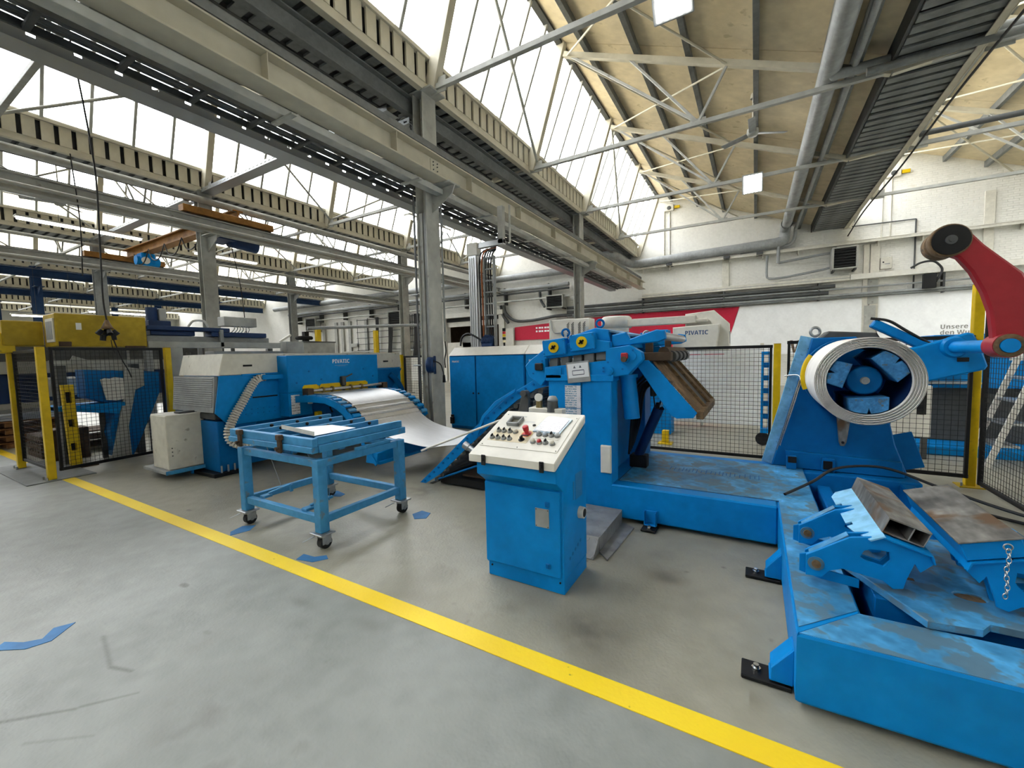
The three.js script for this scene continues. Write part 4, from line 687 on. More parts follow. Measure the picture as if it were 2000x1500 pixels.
// ---------------------------------------------------------------- punch press with its entry arch, the sheet, the exit ramp
const pline = (t, size, m, parent, place, name = 'lettering') => obj(name, place(words(t, size, .002)), m, parent);
const onX = (x, y, z) => (g) => { const b = g.boundingBox; return g.translate(-(b.max.x + b.min.x) / 2, 0, 0).rotateY(Math.PI / 2).translate(x, y, z); };     // lettering on a face that looks towards +x
const onZ = (x, y, z, turn = 0) => (g) => { const b = g.boundingBox; return g.translate(-(b.max.x + b.min.x) / 2, 0, 0).rotateY(turn).translate(x, y, z); };
{
  const t = thing('punch_press', 'blue punch press with a white top hood, yellow guards and white maker lettering', 'punch press', [-6.5, 0, -4.3]);
  // body: cross section along x-face, tapering end with a louvred grille
  obj('body', [py([[-7.1, -2.8], [-6.0, -2.76], [-6.0, -5.95], [-7.1, -5.95]], .83, 1.32, .01), px([[-2.68, .84], [-2.83, .66], [-5.9, .66], [-5.95, .84], [-5.95, 1.32], [-2.76, 1.32]], -6.02, -5.995, .004)], M.blue, t);
  obj('hood', [px([[-2.75, 1.32], [-2.82, 1.605], [-5.95, 1.605], [-5.98, 1.32]], -7.12, -5.99, .012)], M.offWhite, t);
  for (const z of [-3.11, -3.63, -5.58]) obj('hand_slot', bx(-5.992, -5.984, 1.43, 1.455, z - .06, z + .06, .003), M.black, t);
  const gr = obj('grille', px([[-2.73, .84], [-2.765, 1.31], [-2.72, 1.31], [-2.68, .84]], -7.2, -6.05, .004), M.steelGrey, t);
  for (let k = 0; k < 14; k++) obj('louvre', bar([-7.16, .92 + k * .028, -2.682 - .0025 * k], [-6.08, .92 + k * .028, -2.682 - .0025 * k], .012, .016, .003), M.steelGrey, gr);
  obj('under_tray', bx(-7.0, -6.1, .74, .83, -3.2, -2.72, .008), M.darkGrey, t);
  obj('pedestal', [px([[-2.72, .05], [-2.72, .72], [-3.25, .72], [-3.15, .5], [-2.98, .4], [-2.95, .05]], -6.5, -6.05, .008), px([[-5.3, .05], [-5.3, .72], [-5.9, .72], [-5.9, .05]], -6.5, -6.05, .008), bx(-7.0, -6.2, .05, .8, -5.9, -3.0, 0)], M.blueDark, t);
  obj('foot', [bx(-6.6, -6.0, 0, .05, -3.0, -2.62, .006)], M.black, t);
  for (let k = 0; k < 3; k++) obj('anchor_bolt', [rod([-6.02, .05, -2.72 - k * .08], [-6.02, .14, -2.72 - k * .08], .012, .012, 8)], M.zinc, t);
  // entry head
  const h = obj('entry_head', [bx(-6.0, -5.75, 1.03, 1.57, -5.17, -3.52, .008), bx(-5.99, -5.75, .69, 1.03, -3.88, -3.52, .008), bx(-6.0, -5.8, .4, 1.05, -5.17, -4.9, .008), bx(-6.3, -6.0, .9, 1.0, -5.1, -3.6, .006)], M.blue, t);
  pline('PIVATIC', .062, std(0xd5dde3, .5), h, onX(-5.75, 1.44, -4.42));
  obj('lettering', [bx(-5.75, -5.748, 1.405, 1.41, -4.55, -4.3, 0), bx(-5.75, -5.748, 1.392, 1.396, -4.5, -4.35, 0)], std(0x6d93b3, .5), h);
  for (const [y, z] of [[1.33, -3.85], [1.33, -4.85], [1.17, -3.65], [1.2, -5.05], [1.2, -4.05]]) obj('bolt', rod([-5.75, y, z], [-5.744, y, z], .014, .014, 10), M.blueDark, h);
  for (const [a, b] of [[-3.73, -4.0], [-4.01, -4.4], [-4.43, -4.92]]) obj('guard', px([[a, .99], [a, 1.1], [a - .03, 1.13], [b + .04, 1.13], [b + .03, 1.115], [b, 1.11], [b, .99]], -5.75, -5.735, .003), M.yellow, t);
  obj('toggle_clamp', [bx(-5.74, -5.68, 1.08, 1.23, -4.45, -4.37, .008), bar([-5.7, 1.2, -4.42], [-5.66, 1.26, -4.55], .02, .02), rod([-5.7, 1.0, -4.41], [-5.7, 1.1, -4.41], .02, .02, 12)], M.darkGrey, t);
  const rb = obj('entry_roller', [rod([-5.56, 1.05, -3.68], [-5.56, 1.06, -5.15], .024, .022, 16)], M.steel, t);
  for (const z of [-3.92, -4.08, -4.42, -4.62]) obj('roller_disc', rod([-5.56, 1.054, z], [-5.56, 1.054, z - .025], .043, .043, 20), M.brass, rb);
  for (const z of [-3.7, -5.1]) obj('roller_bearing', [bx(-5.63, -5.5, .96, 1.09, z - .05, z + .05, .008)], M.brown, t);
  solo('document_sheet', bx(-5.75, -5.746, .72, 1.0, -3.68, -3.55, .001), new THREE.MeshStandardMaterial({ map: tex(128, .28, (u, v) => { const l = Math.floor(v * 14) % 2 === 0 && tileN(u, v, 20, 7, 1) > -.1; const k = l ? 170 : 224; return [k, k, k]; }), roughness: .5 }), 'white printed sheet on the blue leg of the press entry', 'notice', [-5.748, .72, -3.61]);
  obj('switch_box', [bx(-5.75, -5.7, .85, .97, -3.86, -3.8, .006)], M.white, t); obj('pedal_switch', bx(-5.7, -5.62, .66, .73, -3.95, -3.86, .012), M.yellow, t);
  obj('cable_outlet', [bx(-5.98, -5.86, 1.24, 1.31, -3.55, -3.24, .008), bar([-5.94, 1.32, -3.0], [-5.94, 1.325, -3.5], .03, .02)], M.blue, t);
  obj('slit', bx(-5.995, -5.988, .99, 1.01, -3.5, -3.15, .003), M.black, t);
  obj('hose', [tube([[-5.9, 1.2, -3.6], [-5.8, 1.1, -3.55], [-5.82, 1.05, -3.6], [-5.9, .95, -3.65]], .012, 20, 8), tube([[-5.7, .95, -3.9], [-5.55, .9, -4.1], [-5.5, .8, -4.0], [-5.6, .7, -4.1]], .012, 24, 8)], M.cable, t).userData.kind = 'stuff';
  obj('far_panel', [px([[-5.3, .9], [-5.3, 1.3], [-5.9, 1.3], [-5.6, .9]], -5.99, -5.9, .006), tube([[-5.86, 1.2, -5.55], [-5.82, 1.1, -5.65], [-5.8, .95, -5.75], [-5.8, .8, -5.8]], .05, 24, 10)], M.blueDark, t);
  for (let k = 0; k < 12; k++) { const z = -3.05 - (k % 6) * .08, y = .78 + Math.floor(k / 6) * .06; obj('screw', rod([-5.994, y, z], [-5.99, y, z], .007, .007, 6), M.blueDark, t); }
  // entry arch of curved side plates and rollers
  const a0 = [[-5.75, .985], [-5.35, 1.0], [-5.05, .985], [-4.85, .93], [-4.68, .85], [-4.55, .75], [-4.44, .62]], off = a0.map(([x, y], i) => [x - .012 - i * .012, y - .1 + i * .006]);
  for (const z of [-3.62, -4.96]) { const s = obj('arch_plate', pz([...a0, ...off.reverse()], z - .01, z + .01, .002), M.blue, t); off.reverse(); }
  const curve = new THREE.CatmullRomCurve3(a0.map(([x, y]) => V(x, y, 0)));
  for (let k = 0; k < 12; k++) { const p = curve.getPointAt(.12 + k * .075), q = curve.getTangentAt(.12 + k * .075), a = Math.atan2(q.y, q.x); obj('arch_roller', [rod([p.x, p.y - .025, -4.95], [p.x, p.y - .025, -3.63], .022, .022, 12)], M.steel, t); for (const z of [-3.68, -4.9]) obj('arch_block', [bx(-.028, .028, -.015, .012, -.06, .06, .004).rotateZ(a).translate(p.x + .03, p.y - .005, z)], k % 2 ? M.cartBlue : M.blue, t); }
  obj('arch_stay', [bar([-5.55, .85, -4.3], [-5.3, .3, -4.3], .1, .5)], M.blueDark, t);
  const sw = obj('scrap_chute', [bar([-4.35, .42, -3.6], [-4.1, .16, -3.6], .02, .05), px([[-3.6, .17], [-3.62, .3], [-4.6, .4], [-4.6, .2]], -4.3, -4.1, .004), bx(-4.12, -4.06, .16, .2, -4.5, -3.62, .006)], M.blue, t);
}
// white cable chain on the press side
{
  const t = thing('cable_chain', 'pale ribbed cable chain bending down the side of the press', 'cable chain', [-5.92, .4, -3]);
  const c = new THREE.CatmullRomCurve3([[-5.93, 1.275, -3.3], [-5.93, 1.26, -3.2], [-5.93, 1.17, -3.12], [-5.93, .95, -2.98], [-5.93, .76, -2.86], [-5.92, .56, -2.78], [-5.91, .44, -2.82], [-5.9, .38, -2.95], [-5.9, .36, -3.1]].map(A));
  const n = 40; for (let k = 0; k < n; k++) { const a = c.getPointAt(k / n), b = c.getPointAt((k + .8) / n); obj('chain_link', [bar(a.toArray(), b.toArray(), .1, .085, .012, V(1, 0, 0))], M.white, t); }
  const d = obj('chain_core', new THREE.TubeGeometry(c, 60, .026, 8), M.black, t);
}
// white control box on its shelf
{
  const t = thing('control_box', 'white steel box standing on a shelf at the near end of the press', 'control box', [-6.72, .12, -2.54]);
  obj('case', bx(-6.95, -6.5, .12, .82, -2.76, -2.33, .008), M.offWhite, t); obj('lid', bx(-6.96, -6.49, .81, .83, -2.77, -2.34, .004), M.white, t);
  obj('grip', [bx(-6.7, -6.55, .83, .855, -2.72, -2.5, .006)], M.darkGrey, t);
  for (let k = 0; k < 3; k++) obj('screw', rod([-6.5, .3 + k * .05, -2.38], [-6.494, .3 + k * .05, -2.38], .008, .008, 8), M.darkGrey, t);
  for (let k = 0; k < 4; k++) obj('screw', rod([-6.5, .3 + k * .13, -2.74], [-6.494, .3 + k * .13, -2.74], .008, .008, 8), M.darkGrey, t);
  const s = thing('wall_shelf', 'blue edged shelf plate under the white control box of the press', 'shelf', [-6.8, .05, -2.55]);
  obj('plate', bx(-7.15, -6.46, .075, .118, -2.84, -2.28, .006), M.steelGrey, s); obj('edge', bx(-6.46, -6.45, .07, .12, -2.84, -2.28, .003), M.cartBlue, s);
  obj('foot', [bx(-6.9, -6.75, 0, .075, -2.7, -2.5, .004), bx(-6.6, -6.55, 0, .075, -2.75, -2.6, .004)], M.blueDark, s);
}
// the sheet metal strip
{
  const p = [[-5.7, 1.0], [-5.4, 1.006], [-5.15, .995], [-4.93, .955], [-4.77, .89], [-4.6, .77], [-4.45, .64], [-4.25, .53], [-4.0, .465], [-3.7, .425], [-3.4, .41], [-3.15, .45], [-2.95, .49], [-2.7, .66], [-2.45, .855], [-2.2, 1.045], [-2.0, 1.17], [-1.8, 1.235]];
  const c = new THREE.CatmullRomCurve3(p.map(([x, y]) => V(x, y, 0))).getPoints(90), up = c.map((q) => [q.x, q.y + .004]), lo = c.map((q) => [q.x, q.y]).reverse();
  const g = pz([...up, ...lo], -4.82, -3.8, 0);
  const m = new THREE.MeshStandardMaterial({ map: tex(256, 1.2, (u, v) => { const k = 204 + 10 * tileN(u, v, 3, 8, 4) + 8 * tileN(u * .1, v, 60, 6, 2); return [k, k + 1, k + 2]; }), roughness: .5, metalness: .85 });
  solo('sheet_metal_strip', smooth(g), m, 'wide bare steel strip sagging from the press entry down towards the ramp', 'sheet metal', [-3.8, .41, -4.3]);
}
// ramp up to the straightener
{
  const t = thing('strip_ramp', 'dark blue curved roller ramp leading the steel strip up into the straightener', 'ramp', [-2.7, 0, -4.25]);
  const a0 = [[-3.47, .0], [-3.2, .23], [-2.85, .54], [-2.55, .8], [-2.3, 1.0], [-2.1, 1.14], [-1.9, 1.25], [-1.72, 1.3]], lo = [[-1.72, 1.2], [-1.88, 1.16], [-2.1, 1.04], [-2.3, .89], [-2.5, .7], [-2.8, .45], [-3.15, .14], [-3.38, 0]];
  for (const z of [-3.7, -4.92]) { const s = obj('side_plate', pz([...a0, ...lo], z - .008, z + .008, .002), M.blue, t); for (let k = 0; k < 22; k++) { const c = new THREE.CatmullRomCurve3(a0.map(([x, y]) => V(x, y - .04, 0))), q = c.getPointAt(.05 + k * .043); obj('bearing', rod([q.x, q.y, z - .02], [q.x, q.y, z + .018], .013, .013, 10), M.blueDark, s); } }
  obj('inner_rail', [pz([[-2.62, .62], [-2.52, .86], [-2.35, 1.02], [-2.1, 1.16], [-2.1, 1.13], [-2.33, .99], [-2.49, .84], [-2.59, .62]], -3.68, -3.66, .002)], M.blue, t);
  const c = new THREE.CatmullRomCurve3(a0.map(([x, y]) => V(x, y - .04, 0)));
  for (let k = 0; k < 18; k++) { const q = c.getPointAt(.08 + k * .05); obj('ramp_roller', [rod([q.x + .03, q.y - .085, -4.91], [q.x + .03, q.y - .085, -3.71], .028, .028, 12)], M.darkGrey, t); }
  obj('belly_plate', px([[-4.9, .02], [-4.9, .1], [-3.75, .1], [-3.75, .02]], -3.2, -1.8, .004), M.black, t);
  obj('cross_brace', rod([-3.25, .05, -3.72], [-2.4, .38, -3.76], .012, .012, 8), M.blueDark, t); for (const z of [-4.85, -3.82]) obj('support_leg', bx(-2.3, -2.24, 0, .85, z, z + .05), M.blueDark, t);
  const r = thing('measuring_rod', 'white round rod reaching from the ramp past the console over the strip', 'rod', [-2.6, .6, -3.62]);
  obj('rod_tube', rod([-3.36, .41, -3.62], [-1.78, 1.02, -3.62], .012, .012, 12), M.white, r);
  obj('rod_clamp', [bx(-1.98, -1.92, .93, 1.0, -3.66, -3.58, .006)], M.blue, r); obj('rod_bracket', [bx(-1.88, -1.8, .9, 1.05, -3.7, -3.62, .006)], M.darkGrey, r);
  solo('pneumatic_cylinder', [rod([-2.7, .5, -3.66], [-2.2, .28, -3.66], .035, .035, 16), rod([-2.76, .53, -3.66], [-2.7, .5, -3.66], .045, .045, 12)], M.alu, 'silver pneumatic cylinder beside the ramp behind the console', 'cylinder', [-2.45, .28, -3.66]);
  const pl = thing('wood_block', 'short wooden block under the ramp left of the console', 'wood block', [-2.75, 0, -3.95]);
  obj('board', bx(-2.95, -2.4, .1, .125, -4.2, -3.85, .004), M.brown, pl); obj('block', bx(-2.95, -2.82, 0, .1, -4.2, -3.85, .004), paint(0x9a856a, .8, 20), pl); obj('block', bx(-2.6, -2.4, 0, .1, -4.2, -3.85, .004), paint(0x85715a, .8, 20), pl);
}
function smooth(g) {                                                  // keep flat ends, share normals along the strip
  const a = g.index ? g.toNonIndexed() : g, p = a.attributes.position, n = a.attributes.normal, sum = new Map(), key = (i) => `${p.getX(i).toFixed(4)},${p.getY(i).toFixed(4)},${p.getZ(i).toFixed(3)}`;
  for (let i = 0; i < p.count; i++) { if (Math.abs(n.getZ(i)) > .7) continue; const s = sum.get(key(i)) ?? V(0, 0, 0); s.add(V(n.getX(i), n.getY(i), n.getZ(i))); sum.set(key(i), s); }
  for (let i = 0; i < p.count; i++) { if (Math.abs(n.getZ(i)) > .7) continue; const s = sum.get(key(i)).clone().normalize(); if (s.lengthSq() > .5) n.setXYZ(i, s.x, s.y, s.z); }
  return a;
}
// electrical cabinets behind the strip
{
  for (const [xa, xb, l, ds] of [[-5.54, -3.75, 'left tall blue electrical cabinet with a sloping white top behind the steel strip', [[-5.53, -4.89, 1], [-4.86, -3.77, 0]]], [-3.73, -2.6, 'right blue electrical cabinet with a white top, partly hidden by the straightener', [[-3.72, -3.1, 1], [-3.08, -2.62, 0]]]]) {
    const t = thing('electrical_cabinet', l, 'cabinet', [(xa + xb) / 2, 0, -7.2]);
    obj('case', bx(xa, xb, 0, 1.52, -7.6, -6.92, .008), M.blueDark, t);
    obj('hood', px([[-6.89, 1.52], [-7.1, 1.69], [-7.58, 1.69], [-7.6, 1.52]], xa - .005, xb + .005, .006), M.white, t);
    for (const [a, b, w] of ds) {
      const d = obj('door', bx(a, b, .06, 1.5, -6.92, -6.9, .005), M.blue, t);
      obj('lock', rod([w ? b - .05 : a + .05, .75, -6.9], [w ? b - .05 : a + .05, .75, -6.892], .018, .018, 14), M.black, d);
      if (w) obj('lettering', onZ(a + .16, 1.38, -6.9)(words('PIVATIC', .035, .002)), M.white, d);
    }
    if (xa < -5) obj('floor_socket', [bx(-5.52, -5.44, .1, .24, -6.9, -6.84, .006), bx(-5.51, -5.45, .24, .29, -6.89, -6.86, .003)], M.black, t);
  }
  const g = thing('gear_motor', 'grey motor cover with black cable on top of the blue cabinets', 'motor', [-5.25, 1.69, -7.3]);
  obj('cover', [rod([-5.25, 1.8, -7.4], [-5.25, 1.8, -7.15], .13, .13, 24), bx(-5.37, -5.13, 1.685, 1.8, -7.4, -7.15, .01)], M.greyPaint, g); obj('motor_cable', tube([[-5.38, 1.72, -7.1], [-5.35, 1.9, -7.12], [-5.2, 1.97, -7.12], [-5.0, 1.9, -7.12], [-4.85, 1.8, -7.14]], .02, 30, 8), M.cable, g);
  const b = thing('blue_motor', 'small dark blue electric motor on top of the blue cabinets', 'motor', [-4.72, 1.69, -7.2]);
  obj('motor_body', [rod([-4.86, 1.8, -7.2], [-4.58, 1.8, -7.2], .1, .1, 24), bx(-4.85, -4.59, 1.685, 1.76, -7.3, -7.1, .01)], M.navy, b); for (let k = 0; k < 8; k++) obj('cooling_fin', rod([-4.84 + k * .033, 1.8, -7.2], [-4.83 + k * .033, 1.8, -7.2], .108, .108, 24), M.navy, b);
  obj('terminal_box', bx(-4.8, -4.66, 1.88, 1.93, -7.27, -7.13, .008), M.navy, b);
  const s = thing('signal_tower', 'small signal light tower with red, amber and white lenses on the cabinets', 'signal light', [-4.36, 1.69, -7.2]);
  obj('pole', rod([-4.36, 1.685, -7.2], [-4.36, 1.76, -7.2], .02, .02, 14), M.black, s);
  [[1.76, .045, std(0xf0e6c0, .3)], [1.815, .05, M.black], [1.875, .05, std(0xd8b513, .3)], [1.93, .05, std(0xc32030, .3)], [1.985, .06, M.black]].forEach(([y, h, m]) => obj('lens', rod([-4.36, y, -7.2], [-4.36, y + h, -7.2], .034, .034, 18), m, s));
}
// service mast with cable ladder beside the main column
{
  const t = thing('service_mast', 'vertical aluminium service mast with cable ladder rising from the blue cabinets', 'cable mast', [-5.03, 1.69, -7.2]);
  obj('profile', [bx(-5.13, -4.94, 1.69, 3.75, -7.25, -7.12, .006)], M.alu, t); for (const x of [-5.1, -5.05, -5.0]) obj('groove', bx(x, x + .015, 1.7, 3.5, -7.12, -7.113, 0), M.steelGrey, t);
  obj('corner_piece', bx(-5.16, -4.9, 3.55, 3.8, -7.27, -7.1, .008), M.white, t); obj('top_arm', bx(-4.9, -4.3, 3.68, 3.79, -7.25, -7.14, .006), M.alu, t); obj('drop', [bx(-4.42, -4.3, 3.7, 4.42, -7.24, -7.14, .006), bx(-4.2, -4.17, 3.7, 4.42, -7.24, -7.2)], M.greyPaint, t);
  obj('ladder_rail', [bx(-4.78, -4.76, 1.8, 3.5, -7.24, -7.14)], M.steelGrey, t); obj('ladder_rail', [bx(-4.56, -4.54, 1.7, 3.5, -7.24, -7.14)], M.steelGrey, t);
  for (let k = 0; k < 8; k++) obj('ladder_rung', bx(-4.78, -4.54, 1.85 + k * .23, 1.88 + k * .23, -7.2, -7.16), M.steelGrey, t);
  const ms = [M.cable, M.cableOrange, M.cable, M.cableGrey, M.cable, M.cable]; ms.forEach((m, k) => obj('cable', tube([[-4.9 + k * .055, 1.72, -7.2], [-4.9 + k * .055, 2.6, -7.19], [-4.9 + k * .055, 3.4, -7.19], [-4.84 + k * .06, 3.6, -7.19], [-4.5, 3.66 - .01 * k, -7.2]], .017, 30, 8), m, t));
}
// cables and reel on the main column
{
  const t = thing('cable_bundle', 'bundle of black, grey and orange cables running down the left side of the main column', 'cables', [-5.25, 0, -5.85]);
  for (let k = 0; k < 11; k++) obj('cable', tube([[-5.18 - (k % 4) * .03, .1, -5.62 - .028 * k], [-5.19 - (k % 4) * .03 + .012 * Math.sin(k * 2), 1, -5.63 - .027 * k], [-5.18 - (k % 4) * .03, 2.2, -5.62 - .028 * k], [-5.19 - (k % 4) * .03, 4.3, -5.64 - .026 * k]], .013 + .003 * (k % 3), 24, 6), k === 7 ? M.cableOrange : k % 3 ? M.cable : M.cableGrey, t);
  for (const y of [.62, 1.35, 2.6]) obj('cable_tie', bx(-5.32, -5.15, y, y + .02, -5.95, -5.6, .003), M.zinc, t);
  const c = thing('cable_duct', 'grey plastic cable duct fixed in the recess of the main column', 'cable duct', [-5.02, 0, -5.7]);
  obj('duct', [bx(-5.13, -5.04, .2, 4, -5.79, -5.66, .005)], M.greyPaint, c); obj('duct', [bx(-5.03, -4.96, .2, 4, -5.77, -5.68, .005)], M.steelGrey, c);
  const p = thing('conduit', 'thin grey conduit with a hanging black plug on the right edge of the main column', 'conduit', [-4.89, 1, -5.97]);
  obj('pipe', rod([-4.885, 1.8, -5.99], [-4.885, 4.3, -5.99], .018, .018, 10), M.steelGrey, p); obj('coupling', rod([-4.885, 1.78, -5.99], [-4.885, 1.95, -5.99], .028, .028, 12), M.greyPaint, p);
  obj('cord', tube([[-4.88, 1.78, -5.98], [-4.86, 1.6, -5.97], [-4.885, 1.45, -5.96], [-4.875, 1.3, -5.96]], .012, 20, 6), M.cable, p);
  const r = thing('hose_reel', 'dark blue cable reel mounted on the main column at head height', 'cable reel', [-4.88, 1.25, -5.66]);
  obj('housing', [lathe([[0, -.07], [.11, -.07], [.135, -.05], [.135, .04], [.11, .06], [0, .06]], 28).rotateZ(-Math.PI / 2).rotateY(.5).translate(-4.93, 1.36, -5.63), bx(-4.99, -4.9, 1.3, 1.5, -5.68, -5.6, .008)], M.navy, r);
  obj('hub', rod([-4.9, 1.36, -5.6], [-4.84, 1.36, -5.56], .06, .05, 18), M.navyPlastic, r); obj('mount', bx(-5.0, -4.9, 1.2, 1.52, -5.74, -5.68, .006), M.navy, r);
  obj('cord', tube([[-4.85, 1.44, -5.6], [-4.78, 1.38, -5.7], [-4.76, 1.25, -5.75], [-4.75, 1.15, -5.76]], .01, 20, 6), M.cable, r); obj('plug', rod([-4.75, 1.18, -5.76], [-4.75, 1.05, -5.76], .02, .028, 12), M.black, r);
}
// ---------------------------------------------------------------- safety fences: yellow posts, black framed wire mesh
function post(x, z, h, label, m = M.yellow) {
  const t = thing('fence_post', label, 'fence post', [x, 0, z]);
  obj('tube', bx(x - .04, x + .04, .012, h, z - .04, z + .04, .005), m, t); obj('cap', bx(x - .042, x + .042, h, h + .006, z - .042, z + .042, .002), M.yellowDull, t);
  obj('base_plate', bx(x - .1, x + .1, 0, .012, z - .09, z + .09, .002), M.yellowDull, t);
  obj('anchor_bolt', rod([x + .075, .01, z + .06], [x + .075, .05, z + .06], .01, .01, 8), M.zinc, t); obj('anchor_bolt', rod([x - .075, .01, z + .06], [x - .075, .05, z + .06], .01, .01, 8), M.zinc, t);
}
function meshPanel(a, b, y0, y1, label, pitch = .05) {
  const L = Math.hypot(b[0] - a[0], b[1] - a[1]), d = [(b[0] - a[0]) / L, (b[1] - a[1]) / L], at = (s, y) => [a[0] + d[0] * s, y, a[1] + d[1] * s];
  const t = thing('mesh_panel', label, 'fence panel', at(L / 2, y0));
  for (const s of [.02, L - .02]) obj('frame_upright', bar(at(s, y0), at(s, y1), .04, .03, .003, V(d[0], 0, d[1])), M.black, t);
  for (const y of [y0 + .02, y1 - .02]) obj('frame_rail', bar(at(0, y), at(L, y), .03, .04, .003), M.black, t);
  const w = [];
  for (let s = .04 + pitch / 2; s < L - .04; s += pitch) w.push(rod(at(s, y0 + .03), at(s, y1 - .03), .0022, .0022, 4, true));
  for (let y = y0 + .04 + pitch / 2; y < y1 - .04; y += pitch) w.push(rod(at(.03, y), at(L - .03, y), .0022, .0022, 4, true));
  obj('wire_mesh', w, M.black, t).userData.kind = 'stuff';
}
post(-7.97, -1.60, 1.745, 'front yellow fence post at the left end of the yellow floor line');
post(-9.32, -1.58, 1.69, 'yellow fence post at the far left edge beside the brown pallet stack');
post(-8.16, -3.02, 1.745, 'yellow fence post left of the grey grille of the press');
meshPanel([-7.99, -1.68], [-8.15, -2.95], .1, 1.745, 'black wire mesh panel under the big yellow housing');
meshPanel([-9.25, -1.6], [-8.03, -1.61], .12, 1.72, 'narrow black mesh panel between the two yellow posts at far left');
post(.25, -6.5, 1.57, 'yellow fence post left of the decoiler stand');
meshPanel([-1.43, -6.5], [.2, -6.5], .03, 1.56, 'black wire mesh panel between straightener and decoiler', .054);
post(1.985, -6.19, 2.12, 'tall yellow corner post of the fence right of the decoiler');
meshPanel([.34, -6.2], [1.955, -6.13], .1, 1.6, 'black wire mesh panel behind the decoiler and its hold-down arm', .054);
meshPanel([2.03, -6.1], [2.06, -3.6], .05, 2.08, 'tall black mesh panel at the right edge of the picture', .05);
post(-6.4, -6.38, 1.56, 'yellow fence post just right of the press hood');
meshPanel([-6.35, -6.42], [-5.55, -6.42], .1, 1.54, 'black mesh panel between the press and the main column');
for (const [x, z, l] of [[-12, -8.42, 'yellow post with round bar behind the press under the far wall heaters'], [-12, -10.76, 'yellow post behind the press in front of the cable rack']]) { const t = thing('guard_post', l, 'post', [x, 0, z]); obj('tube', bx(x - .07, x + .07, 0, 2.5, z - .07, z + .07, .01), M.yellow, t); obj('cap', bx(x - .07, x + .07, 2.5, 2.52, z - .07, z + .07, .004), M.yellowDull, t); }
solo('handrail_pipe', rod([-11.9, 2.47, -8.0], [-10.4, 2.75, -12.6], .05, .05, 14), M.steelGrey, 'long pale pipe running over the yellow posts behind the press', 'pipe', [-11.2, 2.47, -10]);

// ---------------------------------------------------------------- handling gantry behind the left fence
{
  const t = thing('yellow_housing', 'long yellow sheet metal housing above the mesh fence with a pale sticker', 'machine housing', [-8.75, 1.77, -2.35]);
  obj('case', bx(-9.15, -8.6, 1.775, 2.25, -2.93, -1.9, .012), M.yellowDull, t);
  obj('end_frame', bx(-8.99, -8.64, 1.84, 2.18, -1.905, -1.885, .004), M.offWhite, t); obj('end_panel', bx(-8.95, -8.68, 1.88, 2.14, -1.887, -1.88, .003), M.steelGrey, t);
  obj('sticker', bx(-8.6, -8.597, 2.02, 2.12, -2.17, -2.11, .001), M.paper, t);
  obj('bracket', [pz([[-8.75, 1.775], [-8.6, 1.775], [-8.58, 1.84], [-8.66, 1.86]], -2.05, -1.92, .003), bx(-8.62, -8.58, 1.76, 1.79, -2.9, -2.65)], M.brown, t);
  const s = thing('yellow_housing', 'smaller yellow box left of the long yellow housing', 'machine housing', [-9.2, 1.8, -1.72]);
  obj('case', bx(-9.7, -9.16, 1.8, 2.16, -1.9, -1.5, .012), M.yellowDull, s);
  const b = thing('yellow_beam', 'bright yellow machine beam at the left edge of the picture', 'machine beam', [-9.6, 1.68, -1.2]);
  obj('beam', bx(-9.8, -9.2, 1.7, 1.98, -1.62, -.6, .01), M.yellow, b); obj('leg', bx(-9.7, -9.5, 0, 1.7, -.8, -.65, .01), M.yellow, b);
  for (const [z0] of [[-2.86], [-2.0]]) obj('support_leg', bx(-9.1, -8.95, 0, 1.775, z0 - .05, z0 + .05, .006), M.darkGrey, t);
}
